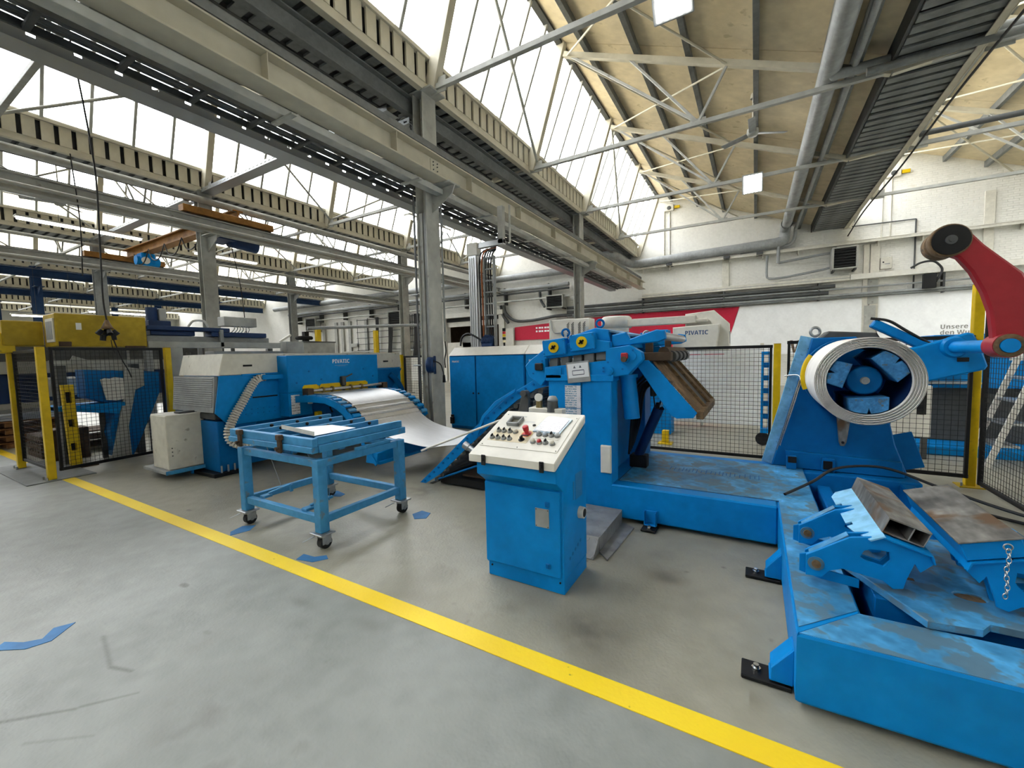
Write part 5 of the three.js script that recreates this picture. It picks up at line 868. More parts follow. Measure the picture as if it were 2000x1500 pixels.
{
  const t = thing('gantry_loader', 'grey beam gantry with dark blue carriage behind the press', 'gantry', [-8.8, 1.75, -4.2]);
  obj('main_beam', bx(-8.8, -8.6, 1.76, 1.87, -5.15, -2.94, .006), M.greyPaint, t);
  obj('upper_beam', [bx(-8.95, -8.75, 1.87, 1.97, -5.0, -2.98, .006)], M.steelGrey, t);
  obj('carriage_rail', bx(-8.9, -8.62, 2.06, 2.13, -4.2, -2.95, .006), M.navy, t);
  obj('carriage', [bx(-8.9, -8.65, 1.97, 2.06, -4.9, -3.9, .008), bx(-9, -8.8, 1.98, 2.08, -3.7, -3.05, .008)], M.navy, t);
  obj('bracket', [bx(-8.68, -8.6, 1.78, 2.1, -4.08, -4.02, .004)], M.steelGrey, t);
  obj('valve_box', bx(-8.95, -8.7, 2.18, 2.36, -4.75, -4.15, .008), M.greyPaint, t);
  for (let k = 0; k < 6; k++) obj('valve_hose', tube([[-8.7, 2.18, -4.32 - k * .05], [-8.66, 2.12, -4.3 - k * .055], [-8.7, 2.06, -4.26 - k * .06]], .009, 10, 6), M.alu, t);
  obj('drive_motor', [rod([-8.9, 2.22, -3.12], [-8.9, 2.45, -3.12], .08, .08, 18), bx(-8.98, -8.8, 2.13, 2.23, -3.35, -3.04, .008)], M.navy, t);
  obj('motor_hood', bx(-9.02, -8.82, 2.2, 2.44, -3.3, -3.2, .01), M.greyPaint, t);
  obj('hose_loop', tube([[-8.8, 2.15, -3.6], [-8.78, 2.25, -3.68], [-8.78, 2.25, -3.85], [-8.8, 2.15, -3.92]], .02, 20, 8), M.white, t);
  obj('end_box', bx(-8.75, -8.5, 1.6, 1.9, -5.6, -5.22, .008), M.greyPaint, t);
  obj('lower_frame', [bx(-8.95, -8.6, 1.62, 1.7, -5.2, -3.9, .006), bx(-8.9, -8.8, 0, 1.76, -3.06, -2.96, .006), bx(-8.9, -8.8, 0, 1.76, -5.1, -5.0, .006)], M.steelGrey, t);
  obj('diagonal', [bar([-8.7, 1.9, -5.2], [-8.7, 2.05, -5.45], .04, .04)], M.white, t);
  const w = thing('support_stand', 'grey upright and folded machine parts just behind the fence post by the press', 'stand', [-8.5, 0, -3.25]);
  obj('upright', bx(-8.6, -8.44, .0, 1.76, -3.35, -3.15, .006), M.greyPaint, w);
  obj('arm', [bar([-8.9, 1.6, -2.1], [-8.9, 1.25, -2.9], .05, .1), bx(-9.1, -8.9, 1.5, 1.58, -3.1, -1.9, .006)], M.greyPaint, w);
  const red = thing('warning_plate', 'white plate with a red field on the machine behind the press grille', 'sign', [-9.3, 0, -3.75]);
  obj('plate', bx(-9.32, -9.3, 1.4, 1.62, -4.0, -3.6, .004), M.white, red); obj('field', bx(-9.3, -9.295, 1.45, 1.58, -3.9, -3.7, .002), M.red, red); obj('post', bx(-9.36, -9.32, 0, 1.6, -3.82, -3.78, .003), M.darkGrey, red);
  const by = thing('yellow_bin', 'small yellow machine part seen behind the press grille', 'machine part', [-9.6, .9, -4.0]); obj('box', bx(-9.7, -9.4, .85, 1.25, -4.1, -3.7, .01), M.yellow, by); obj('pedestal', bx(-9.65, -9.45, 0, .85, -4.0, -3.8, .006), M.darkGrey, by);
}
// blue bench with monitor, yellow perforated upright, pallets inside the left fence
{
  const t = thing('control_desk', 'blue slanted control desk with a long grey front panel behind the left fence', 'control desk', [-8.85, 0, -2.55]);
  obj('grey_panel', px([[-2.42, 0.02], [-2.54, .6], [-2.61, .95], [-2.66, 1.46], [-2.9, 1.41], [-2.89, 1.14], [-2.77, 1.08], [-2.65, .5], [-2.66, 0.02]], -8.78, -8.73, .004), M.greyPaint, t);
  obj('body', [px([[-2.43, .42], [-2.52, .86], [-2.2, 1.0], [-2.2, 1.43], [-3.12, 1.36], [-3.1, 1.0], [-2.84, .35], [-2.7, 0.02], [-2.5, .02]], -9.2, -8.78, .006)], M.blueDark, t);
  obj('desk_top', [bx(-9.3, -8.7, .84, .9, -2.62, -1.85, .006), px([[-1.85, .9], [-1.85, .84], [-2.55, .72], [-2.6, .84]], -9.25, -8.75, .004)], M.blue, t);
  obj('leg', [bx(-9.1, -9.04, 0, .84, -2.12, -2.06, .004), bx(-9.1, -9.04, 0, .84, -2.46, -2.4, .004)], M.darkGrey, t);
  const p = thing('paper_stack', 'white crumpled plastic sheet hanging on the blue control desk', 'paper', [-8.7, 1.0, -2.45]);
  obj('sheet', [px([[-2.35, 1.27], [-2.4, 1.29], [-2.46, 1.28], [-2.52, 1.3], [-2.62, 1.28], [-2.63, .95], [-2.52, .93], [-2.4, .95]], -8.725, -8.7, .006)], M.white, p);
  const l = thing('perforated_upright', 'yellow upright with square black openings behind the left mesh panel', 'upright', [-8.6, 0, -1.97]);
  obj('profile', [px([[-1.93, 0], [-1.9, 1.22], [-2.03, 1.22], [-2.05, 0]], -8.68, -8.6, .004, [[[-1.945, .25], [-1.94, .37], [-2.01, .37], [-2.01, .25]], [[-1.94, .6], [-1.935, .72], [-2.005, .72], [-2.005, .6]], [[-1.935, .95], [-1.93, 1.12], [-2.0, 1.12], [-2.0, .95]]])], M.yellow, l);
  obj('opening_back', bx(-8.69, -8.68, .2, 1.15, -2.04, -1.91, 0), M.black, l);
  obj('foot_plate', bx(-8.75, -8.5, 0, .015, -2.2, -1.85, .003), M.brown, l);
  const m = thing('monitor', 'grey tilted monitor housing between the two yellow posts', 'monitor', [-9.5, 1.0, -2.2]);
  obj('screen_case', bx(-9.6, -9.5, 1.02, 1.32, -2.3, -1.95, .03), M.greyPaint, m); obj('stand', bx(-9.62, -9.52, .5, 1.02, -2.2, -2.05, .006), M.darkGrey, m); obj('base', bx(-9.75, -9.4, 0, .5, -2.35, -1.9, .01), M.brown, m);
}
const wood = paint(0x7a5638, .8, 26, .05, 0x4a3828);
function pallet(x, y, z, w, d, label, m, group) {
  const t = thing('pallet', label, 'pallet', [x, y, z], group);
  for (let j = 0; j < 3; j++) obj('bearer', bx(x - w / 2, x + w / 2, y, y + .08, z - d / 2 + j * (d / 2 - .05), z - d / 2 + .1 + j * (d / 2 - .05), .004), m, t);
  for (let j = 0; j < 5; j++) obj('deck_board', bx(x - w / 2 + j * (w / 5), x - w / 2 + (j + .8) * w / 5, y + .08, y + .105, z - d / 2, z + d / 2, .003), m, t);
}
['lowest', 'second from the floor', 'third from the floor', 'topmost'].forEach((n, k) => pallet(-12.4, k * .13, -1.9, 1.2, 1.4, `brown pallet, ${n} of the stack at the left edge of the picture`, wood, 'brown pallets stacked at the left edge'));
['lowest', 'middle', 'topmost'].forEach((n, k) => pallet(-10.3, k * .13, -2.4, .8, 1, `dark pallet, ${n} of the short stack behind the narrow mesh panel`, M.brown, 'dark pallets behind the narrow mesh panel'));
for (let k = 0; k < 3; k++) solo('sheet_stack', bx(-12.94, -11.86, .505 + k * .045, .545 + k * .045, -2.53, -1.27, .003), M.alu, `pale sheet pack, ${['lowest', 'middle', 'topmost'][k]} of three on the brown pallets at left`, 'metal sheets', [-12.4, .505 + k * .045, -1.9], 'pale sheet packs on the brown pallets');
{
  const t = thing('storage_machine', 'long dark and grey sheet storage machine behind the yellow beam', 'machine', [-13.2, 0, -3.5]);
  obj('base_frame', bx(-13.8, -13.0, .5, .75, -6.5, -.5, .01), M.greyPaint, t); obj('dark_bay', bx(-13.8, -13.1, .75, 1.35, -6.4, -.6, .01), M.navy, t); obj('upper_beam', bx(-13.8, -12.95, 1.35, 1.6, -6.5, -.5, .01), M.greyPaint, t); obj('top_rail', bx(-13.6, -13.1, 1.6, 1.95, -6.2, -.8, .01), M.darkGrey, t);
  for (const z of [-.7, -2.6, -4.5, -6.3]) obj('leg', bx(-13.5, -13.3, 0, .5, z - .1, z + .1, .006), M.darkGrey, t);
  const c = thing('machine_cluster', 'dark cluster of cylinders and hoses on the machine left of the press', 'machine parts', [-10.6, 0, -4.4]);
  obj('frame', bx(-10.9, -10.4, 0, 1.3, -5.6, -3.9, .01), M.navy, c); for (let k = 0; k < 7; k++) obj('cylinder', rod([-10.4, 1.3, -4.0 - k * .22], [-10.4, 1.62 + .1 * (k % 3), -4.0 - k * .22], .05, .04, 12), k % 2 ? M.darkGrey : M.steelGrey, c);
  obj('header', bx(-10.6, -10.3, 1.5, 1.58, -5.6, -3.9, .006), M.greyPaint, c);
}
// hanging tool hook with plugs
{
  const t = thing('hanging_sockets', 'rusty hanging socket bell with black plugs on a cable in front of the yellow housing', 'hanging socket', [-8.2, 1.9, -2.33]);
  const x = -8.2, z = -2.34;
  obj('cable', tube([[x, 5.95, z + .12], [x, 5.0, z + .03], [x, 4.2, z - .02], [x, 3.2, z], [x + .01, 2.4, z + .02], [x, 2.15, z]], .011, 50, 6), M.cable, t);
  obj('bell', lathe([[0, .13], [.02, .13], [.05, .05], [.075, 0], [0, 0]], 20).translate(x, 2.02, z), M.rust, t);
  for (let k = 0; k < 4; k++) obj('plug', rod([x + .05 * Math.cos(k * 1.57), 2.0, z + .06 * Math.sin(k * 1.57)], [x + .1 * Math.cos(k * 1.57), 1.94, z + .11 * Math.sin(k * 1.57)], .03, .036, 12), M.black, t);
  obj('lower_plug', [rod([x, 1.93, z + .05], [x, 1.85, z + .06], .035, .035, 12), rod([x, 1.95, z - .06], [x, 1.86, z - .07], .03, .03, 12)], M.black, t).userData.kind = 'stuff';
  obj('cord', tube([[x, 1.86, z - .06], [x, 1.7, z - .1], [x, 1.55, z - .14], [x, 1.4, z - .2], [x + .02, 1.3, z - .22]], .008, 20, 6), M.cable, t); obj('cord', tube([[x, 1.86, z - .03], [x, 1.75, z - .04], [x, 1.66, z - .06]], .005, 12, 6), M.cable, t);
  solo('cable', tube([[-12.4, 5.9, -3.2], [-12.38, 4.5, -3.25], [-12.4, 3.4, -3.22]], .012, 20, 6), M.cable, 'thin cable hanging in front of the second row of windows', 'cable', [-12.4, 3.4, -3.2]);
}
// orange travelling crane between the pale girders
{
  const t = thing('overhead_crane', 'orange travelling crane bridge with dark blue hoist units under the far glazing', 'crane', [-16.3, 5.3, -6.5]);
  obj('bridge', [bx(-20.2, -12.5, 5.36, 5.4, -6.66, -6.36, .004), bx(-20.2, -12.5, 5.66, 5.7, -6.64, -6.38, .004), bx(-20.2, -12.5, 5.4, 5.66, -6.53, -6.49, 0)], M.orange, t);
  obj('end_carriage', [bx(-12.52, -12.26, 5.27, 5.44, -7.35, -5.1, .008)], M.orange, t); obj('end_carriage', [bx(-20.34, -20.06, 5.27, 5.46, -7.6, -5.3, .008)], M.orange, t);
  for (const [x, z] of [[-12.39, -7.2], [-12.39, -5.25], [-20.2, -7.4], [-20.2, -5.5]]) obj('wheel', rod([x - .06, 5.3, z], [x + .06, 5.3, z], .05, .05, 16), M.darkGrey, t);
  obj('hoist', [bx(-13.9, -13.1, 5.0, 5.3, -6.75, -6.2, .02), rod([-13.5, 5.05, -7.5], [-13.5, 5.05, -6.7], .2, .16, 20)], M.navy, t); obj('hoist', [rod([-18.6, 5.1, -6.85], [-18.6, 5.1, -6.2], .16, .16, 22), bx(-18.8, -18.4, 5.05, 5.35, -6.7, -6.3, .02)], M.blue, t); obj('hoist_disc', rod([-18.36, 5.08, -6.4], [-18.34, 5.08, -6.4], .12, .12, 20), M.white, t);
  obj('trolley_plate', bx(-13.3, -12.9, 5.3, 5.42, -6.7, -6.3, .006), M.white, t);
  for (let k = 0; k < 5; k++) obj('festoon_cable', tube([[-19 + k * 1.2, 5.36, -6.3], [-18.7 + k * 1.2, 5.0, -6.28], [-18.4 + k * 1.2, 4.92, -6.28], [-18.1 + k * 1.2, 5.0, -6.28], [-17.8 + k * 1.2, 5.36, -6.3]], .018, 20, 6), M.cable, t);
  obj('pendant_cable', tube([[-13.6, 5.1, -6.8], [-13.4, 3.8, -6.9], [-13.4, 2.2, -7.0]], .014, 20, 6), M.cable, t);
}
// ---------------------------------------------------------------- beyond the middle fence
{
  const t = thing('slatted_screen', 'tall white slatted screen standing behind the middle mesh fence', 'slatted screen', [-.8, 0, -9.25]);
  const bright = paint(0xf2f3f3, .5, 3);
  for (let k = 0; k < 20; k++) obj('slat', bx(-1.98, .14, .06 + k * .0765, .06 + k * .0765 + .062, -9.17, -9.12, .008), bright, t);
  for (const x of [-1.95, -.92, .11]) obj('upright', bx(x - .03, x + .03, 0, 1.62, -9.24, -9.17, .004), M.offWhite, t);
  for (const x of [-1.95, .11]) obj('foot', bx(x - .04, x + .04, 0, .05, -9.5, -8.95, .006), M.offWhite, t);
  const r = thing('blue_trolley', 'narrow blue trolley frame on a castor beside the white slatted screen', 'trolley', [.15, 0, -7.6]);
  obj('frame', [bx(.085, .12, .2, 1.47, -7.64, -7.54, .005), bx(.185, .22, .2, 1.47, -7.64, -7.54, .005), bx(.085, .22, 1.42, 1.47, -7.66, -7.52, .005), bx(.085, .22, .2, .27, -7.66, -7.52, .005)], M.blue, r); for (let k = 0; k < 5; k++) obj('crossbar', bx(.12, .185, .42 + k * .2, .5 + k * .2, -7.62, -7.56, .004), M.blueDark, r);
  obj('wheel', rod([.12, .1, -7.61], [.12, .1, -7.56], .1, .1, 20), M.rubber, r);
  const f = thing('floor_bracket', 'small yellow floor bracket behind the drop table cylinder', 'bracket', [-1.25, 0, -7.1]); obj('plate', bx(-1.36, -1.14, 0, .02, -7.2, -7.0, .003), M.yellow, f); obj('post_stub', bx(-1.3, -1.2, .02, .22, -7.15, -7.05, .006), M.yellow, f);
  const j = thing('pendant_terminal', 'white operator terminal with blue lettering hanging on a white swivel arm', 'operator terminal', [-1, 1.5, -8.5]);
  obj('column', [rod([-2.46, 0, -8.5], [-2.46, 2.0, -8.5], .25, .25, 32)], M.white, j); obj('arm_head', [lathe([[0, 0], [.3, 0], [.3, .2], [.26, .235], [0, .235]], 36).translate(-2.46, 2.0, -8.5)], M.white, j);
  obj('arm', [bx(-2.25, -.95, 2.02, 2.16, -8.56, -8.36, .01)], M.offWhite, j); obj('arm_end', bx(-.98, -.75, 2.03, 2.1, -8.54, -8.38, .02), M.offWhite, j);
  obj('case', [pz([[-1.34, 1.56], [-1.34, 1.95], [-.55, 1.98], [-.6, 1.56]], -8.5, -8.3, .015)], M.white, j);
  obj('rear_case', [pz([[-1.15, 1.5], [-1.15, 2.2], [-.66, 2.24], [-.42, 2.0], [-.4, 1.5]], -8.9, -8.5, .012)], M.white, j);
  obj('lettering', onZ(-.93, 1.8, -8.3)(words('PIVATIC', .075, .003)), std(0x284a78, .5), j);
  obj('side_panel', bx(-.44, -.405, 1.55, 1.85, -8.85, -8.52, .004), M.steelGrey, j);
  const u = thing('blue_unit', 'blue machine unit with a dark window between straightener and white terminal', 'machine unit', [-1.6, 0, -8.1]);
  obj('body', [bx(-1.85, -1.58, 1.3, 1.86, -8.2, -7.9, .01), bx(-1.52, -1.36, 1.3, 1.9, -8.2, -7.9, .01), bx(-1.9, -1.3, 0, 1.5, -8.25, -7.9, .01)], M.blue, u); obj('window', bx(-1.49, -1.39, 1.68, 1.84, -7.9, -7.895, .002), M.black, u);
  const ac = thing('cooling_unit', 'pale cooling unit with slanted vent slots above the blue cabinets', 'cooling unit', [-3.55, 1.7, -8.5]);
  obj('case', bx(-3.95, -3.02, 1.72, 2.25, -8.8, -8.45, .012), M.white, ac);
  for (let k = 0; k < 4; k++) for (let i = 0; i < 9; i++) obj('vent_slot', bx(-.04, .04, -.008, .008, 0, .004, 0).rotateZ(.8).translate(-3.5 + k * .105 + (k > 1 ? .05 : 0), 1.86 + i * .036, -8.45), M.darkGrey, ac);
  obj('conduit', tube([[-3.9, 2.25, -8.44], [-3.86, 2.05, -8.43], [-3.8, 1.97, -8.42], [-3.5, 1.96, -8.42], [-3.47, 1.9, -8.42], [-3.47, 1.72, -8.42]], .012, 30, 8), M.zinc, ac); obj('stand', bx(-3.9, -3.1, 0, 1.72, -8.8, -8.5, .01), M.blueDark, ac);
}
// seen through the right fence
{
  const t = thing('blue_machine', 'blue machine body with a sloped chute seen through the right mesh fence', 'machine', [2.6, 0, -8.4]);
  obj('body', [bx(2.2, 4.2, .9, 1.65, -8.8, -8.2, .01), bx(1.5, 4.2, 0, .12, -8.8, -7.8, .01)], M.blue, t); obj('chute', pz([[1.55, 1.02], [2.15, 1.3], [2.3, 1.25], [1.9, .98]], -8.2, -7.8, .004), M.skyBlue, t); obj('under', bx(2.0, 4.2, .12, .9, -8.8, -8.4, .01), M.darkGrey, t); obj('shelf', bx(1.6, 2.6, .98, 1.0, -8.3, -7.8, .004), M.steelGrey, t);
  obj('notice', bx(2.95, 3.2, 1.28, 1.5, -8.2, -8.195, .001), M.paper, t);
  const p = thing('white_machine', 'white machine front with dark openings behind the decoiler', 'machine', [1.9, 0, -7.4]);
  obj('panel', bx(1.3, 2.0, .3, .98, -7.5, -7.42, .006), M.white, p); for (const [a, b, c, d] of [[1.4, 1.55, .7, .9], [1.4, 1.6, .4, .6], [1.86, 1.95, .6, .95]]) obj('opening', bx(a, b, c, d, -7.42, -7.415, .002), M.black, p); for (const x of [1.35, 1.95]) obj('leg', bx(x - .03, x + .03, 0, .3, -7.5, -7.44, .004), M.darkGrey, p);
  const s = thing('step_ladder', 'white step ladder standing behind the right mesh fence', 'step ladder', [2.9, 0, -7.4]);
  for (const z of [-7.2, -7.7]) { obj('rail', bar([2.45, 0, z], [2.85, 1.35, z], .03, .06), M.white, s); obj('rear_rail', bar([3.3, 0, z], [2.95, 1.3, z], .03, .04), M.white, s); } for (let k = 0; k < 4; k++) obj('step', bx(2.5 + k * .085, 2.72 + k * .085, .26 + k * .27, .29 + k * .27, -7.7, -7.2, .004), M.alu, s);
  const c = thing('stool', 'black swivel stool with a star base behind the right mesh fence', 'stool', [2.55, 0, -5.6]);
  obj('seat', lathe([[0, 0], [.2, 0], [.22, .03], [.18, .06], [0, .06]], 28).translate(2.6, .56, -5.6), M.black, c); obj('column', rod([2.6, .12, -5.6], [2.6, .56, -5.6], .03, .025, 14), M.darkGrey, c);
  for (let k = 0; k < 5; k++) { const a = k * 1.2566 + .3; obj('star_leg', bar([2.6, .14, -5.6], [2.6 + .3 * Math.cos(a), .08, -5.6 + .3 * Math.sin(a)], .035, .03, .006), M.black, c); obj('castor', rod([2.6 + .3 * Math.cos(a), .035, -5.6 + .3 * Math.sin(a) - .015], [2.6 + .3 * Math.cos(a), .035, -5.6 + .3 * Math.sin(a) + .015], .035, .035, 12), M.rubber, c); }
}
// ---------------------------------------------------------------- what hangs on the back wall
const Z0 = ZW;
{
  const t = thing('wall_ledge', 'pale steel ledge on brackets running along the back wall under the gable', 'wall ledge', [2.5, 5.3, Z0]);
  obj('ledge', [bx(-5.3, XR, 5.42, 5.46, Z0, Z0 + .32, .004), bx(-5.3, XR, 5.34, 5.44, Z0 + .3, Z0 + .32, .004)], M.offWhite, t);
  for (let k = 0; k < 13; k++) obj('bracket', pz([[0, 5.42], [.02, 5.42], [.02, 5.2], [0, 5.2]], Z0, Z0 + .25, 0).translate(-4.6 + k * 1.2, 0, 0), M.offWhite, t);
  const b = thing('wall_trunking', 'long pale trunking along the back wall above the dark pipes', 'trunking', [3, 4, Z0]);
  obj('trunk', bx(3.04, XR, 4.03, 4.22, Z0 + .02, Z0 + .34, .006), M.white, b); obj('trunk', bx(-4.6, 3.03, 4.02, 4.2, Z0 + .02, Z0 + .3, .006), M.offWhite, b); obj('groove', bx(-4.6, 3.03, 4.1, 4.12, Z0 + .3, Z0 + .305, 0), M.steelGrey, b);
  [[3.86, .07, M.darkGrey, 2.6, 'thick dark pipe, topmost of the pipes on the back wall above the banners'], [3.74, .035, M.steelGrey, 10.9, 'thin pale pipe, second from the top on the wall above the banners'], [3.62, .07, M.darkGrey, 2.4, 'thick dark pipe, third from the top on the wall above the banners'], [3.5, .05, M.steelGrey, 10.9, 'pale pipe, second from the bottom on the wall above the banners'], [3.41, .045, M.midGrey, 10.9, 'grey pipe, lowest of the pipes on the wall above the banners']].forEach(([y, r, m, x1, l]) => solo('pipe', rod([-8.4, y, Z0 + .2], [x1, y, Z0 + .2], r, r, 12), m, l, 'pipe', [0, y, Z0 + .2], 'pipes on the back wall above the banners'));
  const p = thing('pipe_bracket', 'row of dark hangers holding the pipes on the back wall above the banners', 'brackets', [2, 3.4, Z0]);
  for (const x of [-4.6, -1.2, 2.1, 5.6]) obj('hanger_bracket', bx(x - .03, x + .03, 3.34, 4.02, Z0, Z0 + .24, .003), M.darkGrey, p);
}
// printed boards
{
  const r = thing('red_banner', 'long red banner with a slanted right end and small white lettering on the back wall', 'banner', [-5, 1.4, Z0 + .03]);
  obj('board', pz([[-1.18, 1.3], [-.62, 3.34], [-5.9, 3.36], [-11.62, 3.05], [-11.62, 2.33], [-9.2, 2.33], [-9.2, 1.3]], Z0 + .0, Z0 + .05, .003), M.poster, r);
  obj('stripe', bar([-5.3, 2.14, Z0 + .055], [-3.1, 2.28, Z0 + .055], .012, .1, 0), M.posterWhite, r);
  const ln = []; for (const [x, y, n, s] of [[-10.3, 2.9, 7, .09], [-10.3, 2.72, 7, .09], [-5.2, 1.92, 5, .1], [-4.7, 1.74, 4, .1]]) for (let k = 0; k < n; k++) ln.push(bx(x + k * .17, x + k * .17 + .1 + .04 * (k % 2), y, y + s, Z0 + .05, Z0 + .056, 0));
  obj('small_print', ln, M.posterWhite, r).userData.kind = 'stuff';
  for (const [x, y] of [[-6.5, 2.45], [-5.3, 1.9]]) obj('dot', rod([x, y, Z0 + .05], [x, y, Z0 + .056], .09, .09, 18), M.posterWhite, r);
  const w = thing('white_banner', 'white banner left of the wall pillar with thin coloured letters at its lower edge', 'banner', [1.4, 1.3, Z0 + .03]);
  obj('board', pz([[-1.17, 1.3], [3.46, 1.3], [3.46, 3.34], [-.6, 3.34]], Z0, Z0 + .05, .003), M.posterWhite, w);
  obj('lettering', words('W', .5, .006).translate(1.2, 1.35, Z0 + .05), paint(0x6a5a48, .6, 4), w); obj('lettering', words('A', .5, .006).translate(1.85, 1.35, Z0 + .05), paint(0xa54a3a, .6, 4), w);
  const v = thing('white_banner', 'white banner right of the wall pillar with two lines of grey German text', 'banner', [6, 1.3, Z0 + .03]);
  obj('board', bx(3.9, XR - .2, 1.3, 3.52, Z0, Z0 + .05, .004), M.posterWhite, v);
  const g = paint(0x8d8d8a, .6, 3);
  obj('lettering', words('Unsere Lösungen für', .15, .006).translate(5.6, 2.08, Z0 + .05), g, v); obj('lettering', words('den Wunsch nach K', .15, .006).translate(5.6, 1.88, Z0 + .05), g, v);
  obj('lettering', words('mm', .42, .006).translate(5.62, 1.5, Z0 + .05), paint(0x2a2c30, .6, 3), v);
}
// pillars, conduits, boxes
{
  const p = struct('trim', [3.65, 0, Z0]); obj('pillar', [bx(3.44, 3.6, 0, 5.3, Z0, Z0 + .1, .004), bx(3.64, 3.9, 2.2, 5.3, Z0, Z0 + .1, .004)], M.offWhite, p); obj('stained_part', [bx(3.58, 3.88, 3.1, 4.0, Z0 + .1, Z0 + .12, .004), bx(3.5, 3.82, 1.3, 3.05, Z0 + .1, Z0 + .16, .004)], M.greyPaint, p);
  const q = struct('trim', [-1.2, 0, Z0]); obj('pillar', [bx(-1.28, -1.02, 4.2, 5.4, Z0, Z0 + .06, .004), bx(6.55, 6.8, 3.5, 6.6, Z0, Z0 + .06, .004)], M.offWhite, q);
  for (const [x, y0, y1, l] of [[-3.55, 5.85, 8.1, 'pair of thin white conduits on the left half of the gable wall'], [4.05, 5.5, 7.75, 'pair of thin white conduits on the right half of the gable wall']]) { const c = thing('conduit', l, 'conduit', [x, y0, Z0]); obj('pipe', rod([x - .12, y0, Z0 + .03], [x - .12, y1, Z0 + .03], .025, .025, 8), M.offWhite, c); obj('pipe', rod([x + .12, y0, Z0 + .03], [x + .12, y1 - .15, Z0 + .03], .025, .025, 8), M.offWhite, c); }
  for (const [x, y, l] of [[-3.45, 7.95, 'white alarm sounder with a yellow tab on the left gable wall'], [4.2, 7.7, 'white alarm sounder with a yellow tab on the right gable wall']]) { const a = thing('alarm_sounder', l, 'alarm', [x, y, Z0]); obj('case', bx(x - .22, x + .2, y - .13, y + .13, Z0, Z0 + .14, .02), M.white, a); obj('horn', [rod([x, y, Z0 + .14], [x, y, Z0 + .17], .09, .08, 18)], M.darkGrey, a); obj('lamp_tab', bx(x + .22, x + .45, y - .05, y + .07, Z0 + .02, Z0 + .1, .01), M.yellow, a); }
  const e = thing('switch_box', 'square pale switch box on the back wall right of the wall heater', 'switch box', [4.08, 4.34, Z0]); obj('case', bx(3.92, 4.24, 4.34, 4.76, Z0, Z0 + .16, .01), M.offWhite, e); obj('button', rod([3.99, 4.58, Z0 + .16], [3.99, 4.58, Z0 + .18], .025, .025, 12), M.black, e); obj('label_strip', bx(4.04, 4.18, 4.5, 4.53, Z0 + .16, Z0 + .163, 0), M.steelGrey, e);
  solo('conduit', [rod([4.86, 3.4, Z0 + .05], [4.86, 6.0, Z0 + .05], .025, .025, 8), rod([4.86, 6.0, Z0 + .05], [2.5, 6.05, Z0 + .05], .02, .02, 8)], M.darkGrey, 'dark conduit dropping down the back wall right of the switch box', 'conduit', [4.86, 3.4, Z0]);
  const k = thing('black_box', 'black box with a looped black cable on the long wall trunking', 'junction box', [5.2, 3.5, Z0]); obj('case', bx(5.02, 5.36, 3.5, 4.0, Z0 + .3, Z0 + .45, .01), M.black, k); obj('cable_loop', tube([[4.7, 4.25, Z0 + .36], [4.95, 4.4, Z0 + .37], [5.25, 4.42, Z0 + .38], [5.4, 4.3, Z0 + .38], [5.5, 4.1, Z0 + .38], [5.35, 3.7, Z0 + .38]], .035, 30, 8), M.cable, k);
}
function heater(x0, x1, y0, y1, label) {
  const t = thing('unit_heater', label, 'heater', [(x0 + x1) / 2, y0, Z0]), d = .55;
  obj('case', [bx(x0 - .05, x1 + .05, y0 - .05, y0, Z0 + .1, Z0 + d, .004), bx(x0 - .05, x1 + .05, y1, y1 + .05, Z0 + .1, Z0 + d, .004), bx(x0 - .06, x0, y0, y1, Z0 + .1, Z0 + d, .004), bx(x1, x1 + .06, y0, y1, Z0 + .1, Z0 + d, .004)], M.greyPaint, t);
  obj('core', bx(x0, x1, y0, y1, Z0 + .1, Z0 + d - .1, 0), M.black, t);
  for (let k = 0; k < 7; k++) obj('louvre', bar([x0, y0 + (k + .5) * (y1 - y0) / 7, Z0 + d - .04], [x1, y0 + (k + .5) * (y1 - y0) / 7, Z0 + d - .04], .1, .012, .002).translate(0, 0, 0), M.darkGrey, t);
  obj('wall_bracket', [bx(x0 - .02, x0 + .04, y0 - .12, y0 - .05, Z0, Z0 + d, .003), bx(x1 - .04, x1 + .02, y0 - .12, y0 - .05, Z0, Z0 + d, .003)], M.darkGrey, t);
}
heater(2.5, 3.15, 4.48, 5.2, 'grey wall heater with dark louvres beside the wall pillar'); heater(-9.4, -8.55, 3.95, 4.5, 'grey wall heater above the cooling unit, right of the service mast');
heater(-20.9, -19.9, 3.7, 4.5, 'grey wall heater above the black cable rack left of the main column'); heater(-29.7, -28.6, 3.75, 4.6, 'grey wall heater above the left of the two yellow posts');
solo('pipe', [tube([[2.4, 5.1, Z0 + .3], [2.1, 5.08, Z0 + .3], [1.2, 5.0, Z0 + .25], [.75, 4.95, Z0 + .3]], .05, 24, 10), rod([.74, 4.94, Z0 + .32], [.74, 5.6, Z0 + .32], .06, .06, 12), tube([[2.4, 4.55, Z0 + .3], [2.1, 4.5, Z0 + .28], [.4, 4.38, Z0 + .25], [.36, 4.5, Z0 + .25], [.36, 5.3, Z0 + .25]], .045, 30, 10)], M.steelGrey, 'grey heating pipes feeding the wall heater beside the wall pillar', 'pipe', [1.4, 4.3, Z0]);
